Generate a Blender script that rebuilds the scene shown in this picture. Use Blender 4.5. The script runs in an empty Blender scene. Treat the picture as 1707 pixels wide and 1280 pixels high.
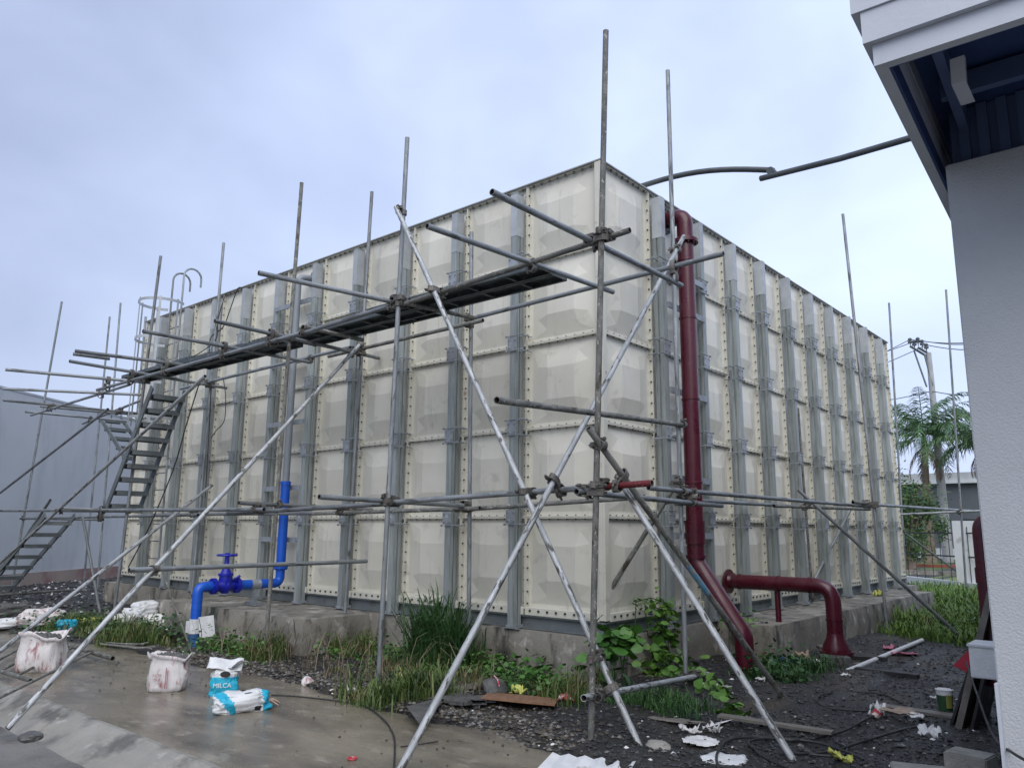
import bpy, bmesh, math, random
import numpy as np
from mathutils import Vector, Matrix, noise
random.seed(7); rng = np.random.default_rng(7)
S = bpy.context.scene; COL = S.collection
# ------------------------------------------------------------ camera
F = 1297.78; CAM = np.array([4.6051, -6.8318, 1.5]); YAW, PIT, ROLL = .7093, .1851, .009
def _rot():
    cy, sy, cp, sp = math.cos(YAW), math.sin(YAW), math.cos(PIT), math.sin(PIT)
    fw = np.array([-sy*cp, cy*cp, sp]); r = np.array([cy, sy, 0.]); u = np.cross(r, fw)
    cr, sr = math.cos(ROLL), math.sin(ROLL)
    return cr*r+sr*u, -sr*r+cr*u, fw
RR, UU, FF = _rot()
cd = bpy.data.cameras.new('camera'); cam = bpy.data.objects.new('camera', cd); COL.objects.link(cam)
cd.sensor_width = 36; cd.lens = F/1707*36; cd.clip_start = .05; cd.clip_end = 3000
m = Matrix.Identity(4)
for i in range(3): m[i][0], m[i][1], m[i][2], m[i][3] = RR[i], UU[i], -FF[i], CAM[i]
cam.matrix_world = m; S.camera = cam
# ------------------------------------------------------------ world, sun, exposure
SUN_EL, SUN_AZ = math.radians(46), math.radians(140)   # azimuth measured from +X towards +Y is 90-SUN_AZ
W = bpy.data.worlds.new('World'); S.world = W; W.use_nodes = True
nt = W.node_tree; nt.nodes.clear(); N = nt.nodes.new; L = nt.links.new
sky = N('ShaderNodeTexSky'); sky.sky_type = 'NISHITA'; sky.sun_disc = False
sky.sun_elevation = SUN_EL; sky.sun_rotation = SUN_AZ; sky.dust_density = 3; sky.air_density = 1.2
tc = N('ShaderNodeTexCoord'); mp = N('ShaderNodeMapping'); mp.inputs['Scale'].default_value = (1, 1, 1.5)
L(tc.outputs['Generated'], mp.inputs[0])
n1 = N('ShaderNodeTexNoise'); n1.inputs['Scale'].default_value = 1.6; n1.inputs['Detail'].default_value = 4; n1.inputs['Roughness'].default_value = .5; n1.inputs['Distortion'].default_value = .25
L(mp.outputs[0], n1.inputs[0])
rp = N('ShaderNodeValToRGB'); e = rp.color_ramp.elements
e[0].position = .32; e[0].color = (.42, .50, .72, 1); e[1].position = .72; e[1].color = (.68, .79, 1.02, 1)
k = e.new(.5); k.color = (.53, .62, .87, 1)
n2 = N('ShaderNodeTexNoise'); n2.inputs['Scale'].default_value = 4.6; n2.inputs['Detail'].default_value = 5; n2.inputs['Distortion'].default_value = .4; L(mp.outputs[0], n2.inputs[0])
ma = N('ShaderNodeMath'); ma.operation = 'MULTIPLY_ADD'; L(n2.outputs[0], ma.inputs[0]); ma.inputs[1].default_value = .26; L(n1.outputs[0], ma.inputs[2])
mb = N('ShaderNodeMath'); mb.operation = 'SUBTRACT'; L(ma.outputs[0], mb.inputs[0]); mb.inputs[1].default_value = .13; L(mb.outputs[0], rp.inputs[0])
# thin cloud is brightest in the part of the sky that holds the hidden sun
dt = N('ShaderNodeVectorMath'); dt.operation = 'DOT_PRODUCT'; L(tc.outputs['Generated'], dt.inputs[0])
dt.inputs[1].default_value = Vector((.12, .86, .5)).normalized()
mr = N('ShaderNodeMapRange'); mr.inputs[1].default_value = .2; mr.inputs[2].default_value = 1; mr.inputs[3].default_value = .84; mr.inputs[4].default_value = 1.2
L(dt.outputs['Value'], mr.inputs[0])
vm = N('ShaderNodeVectorMath'); vm.operation = 'SCALE'; L(rp.outputs[0], vm.inputs[0]); L(mr.outputs[0], vm.inputs['Scale'])
v2 = N('ShaderNodeVectorMath'); v2.operation = 'SCALE'; L(vm.outputs[0], v2.inputs[0]); v2.inputs['Scale'].default_value = 7.6
mx = N('ShaderNodeMixRGB'); mx.inputs[0].default_value = .9; L(sky.outputs[0], mx.inputs[1]); L(v2.outputs[0], mx.inputs[2])
bg = N('ShaderNodeBackground'); bg.inputs[1].default_value = .1; L(mx.outputs[0], bg.inputs[0])
wo = N('ShaderNodeOutputWorld'); L(bg.outputs[0], wo.inputs[0])
sl = bpy.data.lights.new('sun', 'SUN'); sl.energy = 1.5; sl.angle = math.radians(60); sl.color = (1, .96, .9)
so = bpy.data.objects.new('sun', sl); COL.objects.link(so)
sd = Vector((math.sin(SUN_AZ)*math.cos(SUN_EL), math.cos(SUN_AZ)*math.cos(SUN_EL), math.sin(SUN_EL)))
so.rotation_euler = sd.to_track_quat('Z', 'Y').to_euler()
S.view_settings.view_transform = 'Standard'; S.view_settings.look = 'None'; S.view_settings.exposure = 0.68; S.view_settings.gamma = 1
S.view_settings.use_curve_mapping = False

# ------------------------------------------------------------ helpers
def at(x, y, ax, v):
    "point of the place seen at photo pixel (x, y) on the plane where coordinate ax equals v"
    d = ((x-853.5)/F)*RR+((640-y)/F)*UU+FF; t = (v-CAM[ax])/d[ax]
    return Vector(CAM+t*d)
def srgb(r, g, b): return tuple(((c/255)/12.92 if c/255 <= .04045 else ((c/255+.055)/1.055)**2.4) for c in (r, g, b))
def mat(name, c1, c2=None, scale=6, rough=(.5, .7), metal=0, bump=0, bscale=60, st=(1, 1, 1), c3=None, t3=(.58, .68), s3=9, c4=None, t4=(.6, .66), s4=30, rnd=0, spec=.5, coat=0, detail=6, st3=None, trans=0):
    M = bpy.data.materials.new(name); M.use_nodes = True; t = M.node_tree; B = t.nodes['Principled BSDF']
    tc = t.nodes.new('ShaderNodeTexCoord'); oi = t.nodes.new('ShaderNodeObjectInfo')
    ad = t.nodes.new('ShaderNodeVectorMath'); ad.operation = 'ADD'; cb = t.nodes.new('ShaderNodeVectorMath'); cb.operation = 'SCALE'
    cb.inputs[0].default_value = (37., 53., 71.); t.links.new(oi.outputs['Random'], cb.inputs['Scale'])
    t.links.new(tc.outputs['Object'], ad.inputs[0]); t.links.new(cb.outputs[0], ad.inputs[1])
    def nz(sc, st, det=detail):
        mp = t.nodes.new('ShaderNodeMapping'); mp.inputs['Scale'].default_value = st; t.links.new(ad.outputs[0], mp.inputs[0])
        n = t.nodes.new('ShaderNodeTexNoise'); n.inputs['Scale'].default_value = sc; n.inputs['Detail'].default_value = det; n.inputs['Roughness'].default_value = .6
        t.links.new(mp.outputs[0], n.inputs[0]); return n
    def mrange(src, a, b, c, d):
        r = t.nodes.new('ShaderNodeMapRange'); t.links.new(src, r.inputs[0])
        for i, v in enumerate((a, b, c, d)): r.inputs[i+1].default_value = v
        return r.outputs[0]
    def mix(f, a, b):
        x = t.nodes.new('ShaderNodeMixRGB')
        t.links.new(f, x.inputs[0])
        for i, c in ((1, a), (2, b)):
            if isinstance(c, tuple): x.inputs[i].default_value = c+(1,)
            else: t.links.new(c, x.inputs[i])
        return x.outputs[0]
    c2 = c2 or c1; a = nz(scale, st); col = mix(mrange(a.outputs[0], .33, .67, 0, 1), c1, c2)
    if c3: col = mix(mrange(nz(s3, st3 or st).outputs[0], t3[0], t3[1], 0, 1), col, c3)
    if c4: col = mix(mrange(nz(s4, st).outputs[0], t4[0], t4[1], 0, 1), col, c4)
    if rnd:
        h = t.nodes.new('ShaderNodeHueSaturation'); t.links.new(col, h.inputs['Color']); t.links.new(mrange(oi.outputs['Random'], 0, 1, 1-rnd, 1+rnd), h.inputs['Value']); col = h.outputs[0]
    t.links.new(col, B.inputs['Base Color'])
    t.links.new(mrange(nz(scale*1.7+1, st).outputs[0], .35, .65, rough[0], rough[1]), B.inputs['Roughness'])
    B.inputs['Metallic'].default_value = metal; B.inputs['Specular IOR Level'].default_value = spec; B.inputs['Coat Weight'].default_value = coat
    if trans: B.inputs['Transmission Weight'].default_value = trans
    if bump:
        bp = t.nodes.new('ShaderNodeBump'); bp.inputs['Strength'].default_value = bump; bp.inputs['Distance'].default_value = .02
        t.links.new(nz(bscale, st, 8).outputs[0], bp.inputs['Height']); t.links.new(bp.outputs[0], B.inputs['Normal'])
    return M
G = {}
G['tube'] = mat('galvanised_tube', (.17, .185, .195), (.30, .32, .335), 5, (.42, .65), .45, .3, 90, (3, 3, .6), (.10, .105, .10), (.56, .64), 7, (.62, .62, .60), (.66, .71), 26, rnd=.25)
G['old'] = mat('cement_spattered_tube', (.12, .125, .115), (.26, .26, .24), 7, (.55, .8), .35, .6, 60, (2, 2, 1), (.07, .055, .04), (.56, .66), 8, (.50, .49, .45), (.60, .66), 20, rnd=.2)
G['bright'] = mat('bright_galvanised_tube', (.30, .315, .32), (.47, .49, .505), 6, (.42, .62), .45, .3, 80, (3, 3, .8), (.10, .10, .09), (.55, .60), 10, (.60, .60, .59), (.64, .70), 24, rnd=.12)
G['inner'] = mat('tube_inside', (.03, .03, .03), (.06, .05, .045), 8, (.7, .9))
G['coupler'] = mat('coupler_steel', (.09, .085, .075), (.19, .18, .165), 25, (.5, .75), .5, .3, 80, c3=(.16, .075, .035), t3=(.62, .7), rnd=.3)
G['redend'] = mat('red_paint_chipped', (.10, .010, .014), (.15, .016, .02), 12, (.4, .6), 0, .3, 80, c3=(.25, .25, .24), t3=(.6, .66), s3=25)
G['bluetape'] = mat('blue_paint_chipped', (.07, .22, .36), (.13, .30, .42), 12, (.5, .7), 0, .3, 80, c3=(.25, .25, .24), t3=(.5, .58), s3=18)
G['panel'] = mat('cream_moulded_panel', (.585, .568, .485), (.67, .655, .575), 1.3, (.30, .5), 0, .05, 14, (1, 1, 1), (.40, .375, .30), (.58, .86), 2.0, (.43, .41, .36), (.60, .80), 5, rnd=.07, st3=(5, 5, .45))
G['flange'] = mat('cream_flange', (.56, .55, .47), (.63, .62, .54), 3, (.35, .55), 0, .05, 20, c3=(.36, .35, .29), t3=(.60, .75), s3=5, c4=(.25, .15, .09), t4=(.66, .76), s4=7)
G['rim'] = mat('grey_rim', (.30, .31, .30), (.42, .42, .39), 6, (.45, .65), .2, .1)
G['beam'] = mat('galvanised_beam', (.24, .27, .27), (.37, .41, .415), 4, (.42, .65), .2, .1, 50, (5, 5, .45), (.17, .20, .19), (.54, .70), 5, (.50, .53, .54), (.66, .74), 9, rnd=.16)
G['sleeve'] = mat('dull_zinc', (.36, .39, .41), (.46, .49, .51), 6, (.5, .7), .3, .1, rnd=.1)
G['bracket'] = mat('zinc_bracket', (.26, .285, .31), (.37, .40, .43), 14, (.45, .65), .4, .1, c3=(.5, .53, .55), t3=(.62, .68), s3=22, rnd=.15)
G['bolt'] = mat('bolt_steel', (.05, .05, .05), (.10, .10, .095), 20, (.45, .65), .6)
G['ibeam'] = mat('painted_base_steel', (.13, .15, .16), (.19, .215, .22), 3, (.5, .7), .3, .1, c3=(.09, .06, .04), t3=(.62, .72), s3=5)
G['conc'] = mat('stained_concrete', (.17, .16, .135), (.29, .275, .24), 2.2, (.6, .9), 0, .5, 30, (1, 1, .8), (.055, .056, .048), (.50, .64), 2.2, (.46, .44, .41), (.58, .68), 4, st3=(1.8, 1.8, .8))
G['block'] = mat('cement_block', (.22, .215, .19), (.32, .31, .28), 9, (.75, .95), 0, .5, 70)
G['blue'] = mat('blue_enamel', (.004, .075, .47), (.008, .10, .54), 4, (.3, .5), 0, .06, c3=(.05, .12, .28), t3=(.62, .78), s3=6)
G['bluevalve'] = mat('blue_valve_enamel', (.006, .012, .30), (.008, .018, .38), 4, (.3, .5), 0, .1)
G['bluedull'] = mat('dusty_blue_pipe', (.02, .075, .20), (.035, .11, .26), 5, (.5, .7), 0, .1)
G['pvc'] = mat('grey_pvc', (.20, .225, .25), (.25, .275, .30), 4, (.4, .55))
G['pvc_dark'] = mat('dark_grey_pvc', (.05, .06, .065), (.08, .09, .095), 4, (.4, .55))
G['maroon'] = mat('maroon_enamel', (.058, .003, .012), (.078, .005, .016), 3, (.24, .42), 0, .05, c3=(.085, .025, .03), t3=(.60, .75), s3=5, coat=.1)
G['white'] = mat('white_wrap', (.55, .57, .58), (.68, .69, .70), 9, (.5, .7), 0, .3)
G['sack'] = mat('woven_sack', (.56, .54, .53), (.70, .68, .68), 9, (.5, .7), 0, .3, 130, c3=(.30, .13, .14), t3=(.53, .64), s3=5, c4=(.26, .22, .20), t4=(.64, .72), s4=7, st3=(3, 3, 1))
G['clean'] = mat('white_paper_sack', (.58, .60, .61), (.74, .75, .76), 6, (.4, .6), 0, .4, 70, c4=(.35, .32, .28), t4=(.66, .74), s4=6)
G['cyan'] = mat('cyan_print', (.01, .34, .52), (.02, .42, .60), 6, (.4, .6), 0, .3, 22)
G['black'] = mat('black_plastic', (.012, .012, .013), (.03, .03, .032), 9, (.4, .7), 0, .2)
G['rock'] = mat('wet_rock', (.055, .055, .055), (.11, .11, .105), 9, (.35, .7), 0, .7, 30)
G['ply'] = mat('brown_plywood', (.17, .085, .045), (.25, .135, .08), 5, (.5, .75), 0, .2, 40, (1, 6, 1), (.10, .05, .03), (.6, .7), 8)
G['board'] = mat('grey_wet_board', (.11, .10, .085), (.20, .185, .16), 5, (.4, .75), 0, .3, 30, (1, 6, 1))
G['steelplate'] = mat('perforated_plank_steel', (.06, .075, .085), (.12, .14, .15), 4, (.5, .75), .45, .2, 50, (1, 4, 1), (.24, .24, .22), (.60, .70), 6, (.10, .06, .04), (.65, .72), 14)
G['navy'] = mat('dark_soffit_paint', (.025, .055, .17), (.035, .07, .20), 3, (.6, .8))
G['purlin'] = mat('blue_grey_purlin', (.08, .12, .24), (.10, .145, .28), 4, (.5, .7))
G['fascia'] = mat('pale_grey_fascia', (.50, .535, .60), (.565, .60, .665), 1.6, (.55, .75), 0, .08, 40, c3=(.40, .43, .47), t3=(.6, .8), s3=3, st3=(4, 4, .6))
G['stucco'] = mat('blue_grey_stucco', (.46, .485, .51), (.52, .545, .57), 1.3, (.7, .88), 0, .4, 95, c3=(.36, .39, .42), t3=(.56, .75), s3=1.6, c4=(.46, .49, .52), t4=(.64, .70), s4=14, st3=(2.5, 2.5, .5))
G['farwall'] = mat('grey_render_wall', (.44, .47, .49), (.50, .53, .55), .35, (.7, .9), 0, .05, c3=(.33, .355, .375), t3=(.5, .75), s3=.5, st3=(1.5, 1.5, .5))
G['footing'] = mat('red_brown_footing', (.25, .205, .175), (.33, .275, .24), .7, (.8, .95), 0, .3, 6, c3=(.22, .12, .11), t3=(.5, .65), s3=1.2)
G['grass'] = mat('grass_blade', (.06, .105, .025), (.125, .175, .05), 2.3, (.45, .65), c3=(.19, .155, .08), t3=(.53, .62), s3=4.6, c4=(.035, .065, .02), t4=(.52, .62), s4=3.7, spec=.3)
G['reed'] = mat('tall_grass_blade', (.025, .075, .025), (.055, .125, .035), 2, (.45, .65), spec=.3)
G['leaf'] = mat('vine_leaf', (.055, .15, .022), (.13, .25, .045), 4, (.35, .55), c3=(.30, .34, .06), t3=(.66, .74), s3=3.2, spec=.4)
G['leafmid'] = mat('mid_vine_leaf', (.035, .115, .02), (.08, .19, .035), 4, (.35, .55), c3=(.20, .22, .05), t3=(.62, .7), s3=5, spec=.4)
G['grassfresh'] = mat('fresh_grass_blade', (.07, .14, .025), (.14, .24, .05), 1.3, (.45, .65), c3=(.17, .15, .07), t3=(.58, .68), s3=2.2, spec=.3)
G['darkleaf'] = mat('dark_leaf', (.018, .065, .02), (.045, .115, .035), 3, (.4, .6), spec=.4)
G['dry'] = mat('dry_stalk', (.14, .11, .07), (.22, .18, .12), 5, (.7, .9))
G['palm'] = mat('palm_leaflet', (.05, .125, .045), (.11, .21, .075), 1, (.35, .55), c3=(.17, .29, .10), t3=(.6, .7), s3=1.5)
G['palmdry'] = mat('dead_palm_frond', (.13, .09, .07), (.2, .14, .10), 1, (.7, .9))
G['bark'] = mat('palm_bark', (.15, .12, .09), (.25, .20, .15), 3, (.8, .95), 0, .5, 12, (1, 1, 4))
G['pole'] = mat('concrete_pole', (.36, .37, .38), (.46, .47, .48), 2, (.8, .9))
G['wall2'] = mat('dark_grey_cladding', (.10, .115, .13), (.13, .145, .16), .5, (.6, .8))
G['whitewall'] = mat('white_low_wall', (.55, .58, .60), (.65, .68, .70), 1.5, (.7, .9), c3=(.35, .36, .35), t3=(.6, .72), s3=2)
G['paper'] = mat('white_scrap', (.58, .58, .57), (.78, .78, .77), 8, (.5, .7), 0, .2)
G['yellow'] = mat('yellow_wrap', (.38, .40, .06), (.55, .57, .16), 9, (.4, .6), 0, .2)
G['dulllabel'] = mat('dull_yellow_label', (.20, .20, .04), (.28, .28, .07), 9, (.5, .7))
G['pink'] = mat('pink_bag', (.42, .13, .20), (.55, .2, .28), 9, (.4, .6), 0, .2)
G['redbits'] = mat('red_wrap', (.42, .02, .04), (.55, .05, .06), 12, (.35, .5), 0, .2, c3=(.7, .65, .6), t3=(.5, .58), s3=16)
G['redsheet'] = mat('red_sheet_paint', (.30, .015, .03), (.38, .02, .04), 8, (.4, .6), 0, .1)
G['bluerag'] = mat('blue_rag', (.02, .05, .16), (.03, .08, .24), 9, (.7, .9))
G['green'] = mat('green_label', (.015, .06, .02), (.035, .10, .035), 9, (.4, .6))
G['dirtcarton'] = mat('brown_carton', (.28, .20, .14), (.40, .32, .26), 9, (.7, .9), 0, .1, 30, (1, 8, 1))
G['glass'] = mat('dark_window', (.02, .025, .03), (.03, .035, .04), 4, (.1, .2))

def mobj(name, V, Fc, mt, parent=None, smooth=False, mats=None, mi=None):
    me = bpy.data.meshes.new(name); me.from_pydata([tuple(v) for v in V], [], [tuple(f) for f in Fc]); 
    for x in (mats or [mt]): me.materials.append(G[x] if isinstance(x, str) else x)
    if mi: me.polygons.foreach_set('material_index', mi)
    if smooth: me.polygons.foreach_set('use_smooth', [True]*len(me.polygons))
    me.update(); o = bpy.data.objects.new(name, me); COL.objects.link(o)
    if parent: o.parent = parent
    return o
class MB:
    def __init__(s): s.V = []; s.F = []; s.m = []; s.mi = 0
    def add(s, V, Fc):
        b = len(s.V); s.V += [tuple(v) for v in V]; s.F += [tuple(b+i for i in f) for f in Fc]; s.m += [s.mi]*len(Fc); return s
    def box(s, a, b, M=None):
        x0, y0, z0 = a; x1, y1, z1 = b
        V = [(x0,y0,z0),(x1,y0,z0),(x1,y1,z0),(x0,y1,z0),(x0,y0,z1),(x1,y0,z1),(x1,y1,z1),(x0,y1,z1)]
        if M is not None: V = [M @ Vector(v) for v in V]
        return s.add(V, [(0,3,2,1),(4,5,6,7),(0,1,5,4),(1,2,6,5),(2,3,7,6),(3,0,4,7)])
    def tube(s, pts, r, n=8, caps=True, closed=False):
        pts = [Vector(p) for p in pts]; k = len(pts); rs = r if isinstance(r, (list, tuple)) else [r]*k
        t0 = (pts[1]-pts[0]).normalized(); u = t0.cross(Vector((0, 0, 1)))
        if u.length < .1: u = t0.cross(Vector((1, 0, 0)))
        u.normalize(); V = []
        for i, p in enumerate(pts):
            if closed: t = (pts[(i+1) % k]-pts[i-1]).normalized()
            else: t = (pts[min(i+1, k-1)]-pts[max(i-1, 0)]).normalized()
            u = (u-t*u.dot(t)).normalized(); w = t.cross(u)
            for j in range(n):
                a = 2*math.pi*j/n; V.append(p+(u*math.cos(a)+w*math.sin(a))*rs[i])
        Fc = []
        for i in range(k if closed else k-1):
            for j in range(n):
                a = i*n+j; b = i*n+(j+1) % n; c = ((i+1) % k)*n+(j+1) % n; d = ((i+1) % k)*n+j; Fc.append((a, b, c, d))
        if caps and not closed: Fc += [tuple(range(n-1, -1, -1)), tuple((k-1)*n+j for j in range(n))]
        return s.add(V, Fc)
    def cyl(s, a, b, r, n=12, r2=None): return s.tube([a, b], [r, r2 if r2 is not None else r], n)
    def obj(s, name, mt, parent=None, smooth=False, mats=None):
        return mobj(name, s.V, s.F, mt, parent, smooth, mats, s.m if mats else None)
def auto_smooth(o, ang=40):
    me = o.data; bm = bmesh.new(); bm.from_mesh(me)
    for f in bm.faces: f.smooth = True
    c = math.radians(ang)
    for e in bm.edges:
        if len(e.link_faces) == 2 and e.calc_face_angle(0) > c: e.smooth = False
    bm.to_mesh(me); bm.free(); return o
def bevel(o, w=.01, seg=1):
    bm = bmesh.new(); bm.from_mesh(o.data); bmesh.ops.remove_doubles(bm, verts=bm.verts, dist=1e-5)
    bmesh.ops.bevel(bm, geom=[e for e in bm.edges if len(e.link_faces) == 2 and e.calc_face_angle(0) > .5], offset=w, segments=seg, affect='EDGES'); bm.to_mesh(o.data); bm.free(); return o
def tag(o, label, cat, group=None):
    o['label'] = label; o['category'] = cat
    if group: o['group'] = group
    return o
def root(name, loc, label, cat, group=None):
    o = bpy.data.objects.new(name, None); o.location = loc; COL.objects.link(o); o.empty_display_size = .2
    return tag(o, label, cat, group)
def adopt(p, *cs):
    "parent objects built in world coordinates to an empty without moving them"
    for c in cs: c.parent = p; c.matrix_parent_inverse = Matrix.Translation(p.location).inverted()
def struct(o): o['kind'] = 'structure'; return o
def stuff(o): o['kind'] = 'stuff'; return o
def text(name, s, size, loc, rot, mt, parent=None, ext=.0008):
    c = bpy.data.curves.new(name, 'FONT'); c.body = s; c.size = size; c.extrude = ext; c.align_x = 'CENTER'; c.align_y = 'CENTER'
    c.materials.append(G[mt]); t = bpy.data.objects.new(name, c); COL.objects.link(t); t.matrix_world = Matrix.Translation(loc) @ rot.to_4x4()
    bpy.context.view_layer.update()
    me = bpy.data.meshes.new_from_object(t); o = bpy.data.objects.new(name, me); COL.objects.link(o); o.matrix_world = t.matrix_world.copy(); bpy.data.objects.remove(t)
    if parent: adopt(parent, o)
    return o
def nz(x, y, z=0): return noise.noise(Vector((x, y, z)))

# ------------------------------------------------------------ ground and paving
BX = [-30, -8.6, -6.8, -5.4, -3.8, -2.7, -1.5, -.24, .28, .82, 1.17, 1.6, 2.06, 2.6, 3.3, 9]
BY = [-2.9, -2.72, -2.5, -2.22, -2.26, -2.12, -2.18, -2.25, -2.15, -2.27, -2.34, -2.5, -2.8, -3.3, -4.0, -4.3]
def yb(x): return np.interp(x, BX, BY)
def gh(x, y):
    d = y-yb(x)+.16*nz(x*1.3, y*1.3, 3)+.06*nz(x*5, y*5, 8)
    h = min(max(d*.28, -.09), .035)
    if d > 0: h += .03*nz(x*1.1, y*1.1)+.022*nz(x*4, y*4, 5)+.012*nz(x*11, y*11, 2)
    if d > 0 and x < -6.6:                                   # rubble heap behind the sacks
        h += min(1, (-6.6-x)/2.5)*min(1, d/1.5)*(.05+.08*nz(x*.9, y*.9, 9)+.03*nz(x*6, y*6))*(1 if x > -11.5 else .3)
    if x > .9 and y < 2: h += .03*nz(x*2.2, y*2.2, 1)
    if 0 < y < 11 and 0 < x < 2: h += .02
    if -6.2 < x < -4.9 and -1.9 < y < -1.2: h -= .09
    if y < -3.95: h = -.34
    return h
def axis(lo, hi, st):
    c = list(np.arange(lo, hi, st)); a = lo-st; s = st
    while a > -900: c.insert(0, a); s *= 1.5; a -= s
    a = hi; s = st
    while a < 900: c.append(a); s *= 1.5; a += s
    return c
gx = axis(-16, 6, .09); gy = axis(-4.4, 8, .09)
V = [(x, y, gh(x, y)) for y in gy for x in gx]; nx = len(gx)
Fc = [(j*nx+i, j*nx+i+1, (j+1)*nx+i+1, (j+1)*nx+i) for j in range(len(gy)-1) for i in range(nx-1)]
G['gravel'] = mat('black_wet_gravel', (.009, .009, .010), (.034, .033, .033), 22, (.22, .75), 0, 1.0, 150, c3=(.075, .063, .047), t3=(.50, .66), s3=1.3, c4=(.17, .165, .155), t4=(.67, .71), s4=75, detail=12)
g = struct(mobj('ground', V, Fc, 'gravel', smooth=True)); g['label'] = 'dark wet gravel and mud ground'
# slab with a rolled kerb, and the lower road in front of it
G['slab'] = mat('wet_concrete_slab', (.165, .145, .110), (.255, .222, .172), 1.1, (.03, .36), 0, .16, 40, c3=(.10, .088, .070), t3=(.46, .64), s3=.8, c4=(.29, .26, .21), t4=(.58, .70), s4=4.2, spec=.5, detail=10, st3=(1, 2.6, 1), st=(1, 1.7, 1))
xs = np.arange(-30, 6.5, .12)
prof = [(-3.98, 0), (-4.02, .004), (-4.06, -.012), (-4.16, -.060), (-4.28, -.118), (-4.36, -.150)]
V = []; 
rows = [None]+prof
for x in xs:
    y1 = yb(x)+.45
    for k_ in range(8):
        y = y1+(-3.98-y1)*k_/8; V.append((x, y, .004*nz(x*.8, y*.8, 4)))
    for (y, z) in prof: V.append((x, y+.012*nz(x*3, z*9)+.01*nz(x*11, z*7), z+.006*nz(x*5, y*5)))
nr = 14; Fc = [(i*nr+j, i*nr+j+1, (i+1)*nr+j+1, (i+1)*nr+j) for i in range(len(xs)-1) for j in range(nr-1)]
G['kerb'] = mat('kerb_concrete', (.23, .22, .19), (.32, .305, .27), 2.5, (.3, .7), 0, .6, 50, c3=(.11, .105, .09), t3=(.52, .66), s3=3, c4=(.38, .365, .33), t4=(.6, .7), s4=9)
struct(auto_smooth(mobj('pavement', V, Fc, None, mats=['slab', 'kerb'], mi=[(1 if (q % (nr-1)) >= 8 else 0) for q in range(len(Fc))]), 25))
V = []; ys = [-4.33, -5, -6, -8, -12, -30]
for x in xs:
    for y in ys: V.append((x, y, -.145+.004*nz(x, y)))
Fc = [(i*6+j, i*6+j+1, (i+1)*6+j+1, (i+1)*6+j) for i in range(len(xs)-1) for j in range(5)]
G['road'] = mat('wet_road_concrete', (.12, .112, .098), (.185, .172, .15), 1.2, (.10, .5), 0, .3, 40, c3=(.06, .057, .05), t3=(.52, .66), s3=1.5)
struct(mobj('road', V, Fc, 'road', smooth=True))

# scattered stones and scraps over the gravel
def scatter(name, n, fn, mats, smin, smax, flat=.6, seed=1):
    r = random.Random(seed); V = []; Fc = []; mi = []
    base = [(1,0,0),(-1,0,0),(0,1,0),(0,-1,0),(0,0,1),(0,0,-1)]; fs = [(0,2,4),(2,1,4),(1,3,4),(3,0,4),(2,0,5),(1,2,5),(3,1,5),(0,3,5)]
    for _ in range(n):
        x, y = fn(r); z = gh(x, y); s = smin+(smax-smin)*r.random()**3; a = r.random()*6.28; b = len(V); q = r.random()
        for v in base:
            vx, vy, vz = v[0]*s*(.6+.7*r.random()), v[1]*s*(.6+.7*r.random()), v[2]*s*flat*(.6+.6*r.random())
            V.append((x+vx*math.cos(a)-vy*math.sin(a)+r.uniform(-.2, .2)*s, y+vx*math.sin(a)+vy*math.cos(a), z+vz+s*flat*.3))
        Fc += [tuple(b+i for i in f) for f in fs]; mi += [0 if q < mats[0][1] else (1 if q < mats[1][1] else 2)]*8
    return stuff(mobj(name, V, Fc, None, mats=[m_[0] for m_ in mats], mi=mi))
def reg1(r):
    while 1:
        x = r.uniform(-3.5, 4.3); y = r.uniform(-3.9, 5)
        if r.random() > .55 and y > 0: continue
        if y > yb(x)-.08-.15*r.random()**2 and not (x < .15 and y > -.15) and not (y > 2.4 and x < .9): return x, y
G['stone'] = mat('dark_chippings', (.014, .014, .015), (.045, .044, .043), 30, (.2, .6), 0, .3)
G['mud'] = mat('brown_mud_crumb', (.05, .042, .030), (.10, .085, .062), 20, (.5, .9), 0, .4)
G['stone2'] = mat('grey_chippings', (.12, .115, .105), (.2, .19, .175), 30, (.5, .8), 0, .3)
tag(scatter('gravel_chippings', 34000, reg1, [('stone', .945), ('stone2', .994), ('paper', 1)], .003, .026, seed=3), 'black wet gravel chippings around the tank corner', 'gravel')
def reg2(r):
    while 1:
        x = r.uniform(-19, -6.2); y = r.uniform(-2.9, 4)
        if y > yb(x)-.05 and (x < -11.4 or y < -.5): return x, y
tag(scatter('rubble_chippings', 11000, reg2, [('stone', .78), ('stone2', .965), ('paper', 1)], .006, .06, seed=4), 'dark rubble and litter heap behind the sacks on the left', 'rubble')
r = random.Random(8); b = MB()
for _ in range(130):
    x = r.uniform(-5.5, 1.6); y = yb(x)-abs(r.gauss(0, .6))-.03; sz = r.uniform(.003, .011)
    if y > -3.95: b.tube([(x-sz, y, .004), (x, y+sz*.3, .005+sz*.5), (x+sz, y, .004)], [sz*.4, sz*.7, sz*.3], 5)
tag(stuff(b.obj('slab_crumbs', 'stone')), 'small dark crumbs scattered on the wet slab', 'crumbs')
def reg3(r):
    x = r.uniform(-5, 1.2); return x, yb(x)+abs(r.gauss(0, .35))
tag(scatter('verge_chippings', 6000, reg3, [('mud', .6), ('stone2', .985), ('paper', 1)], .004, .03, seed=5), 'loose stones along the edge of the wet slab', 'stones')

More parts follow.
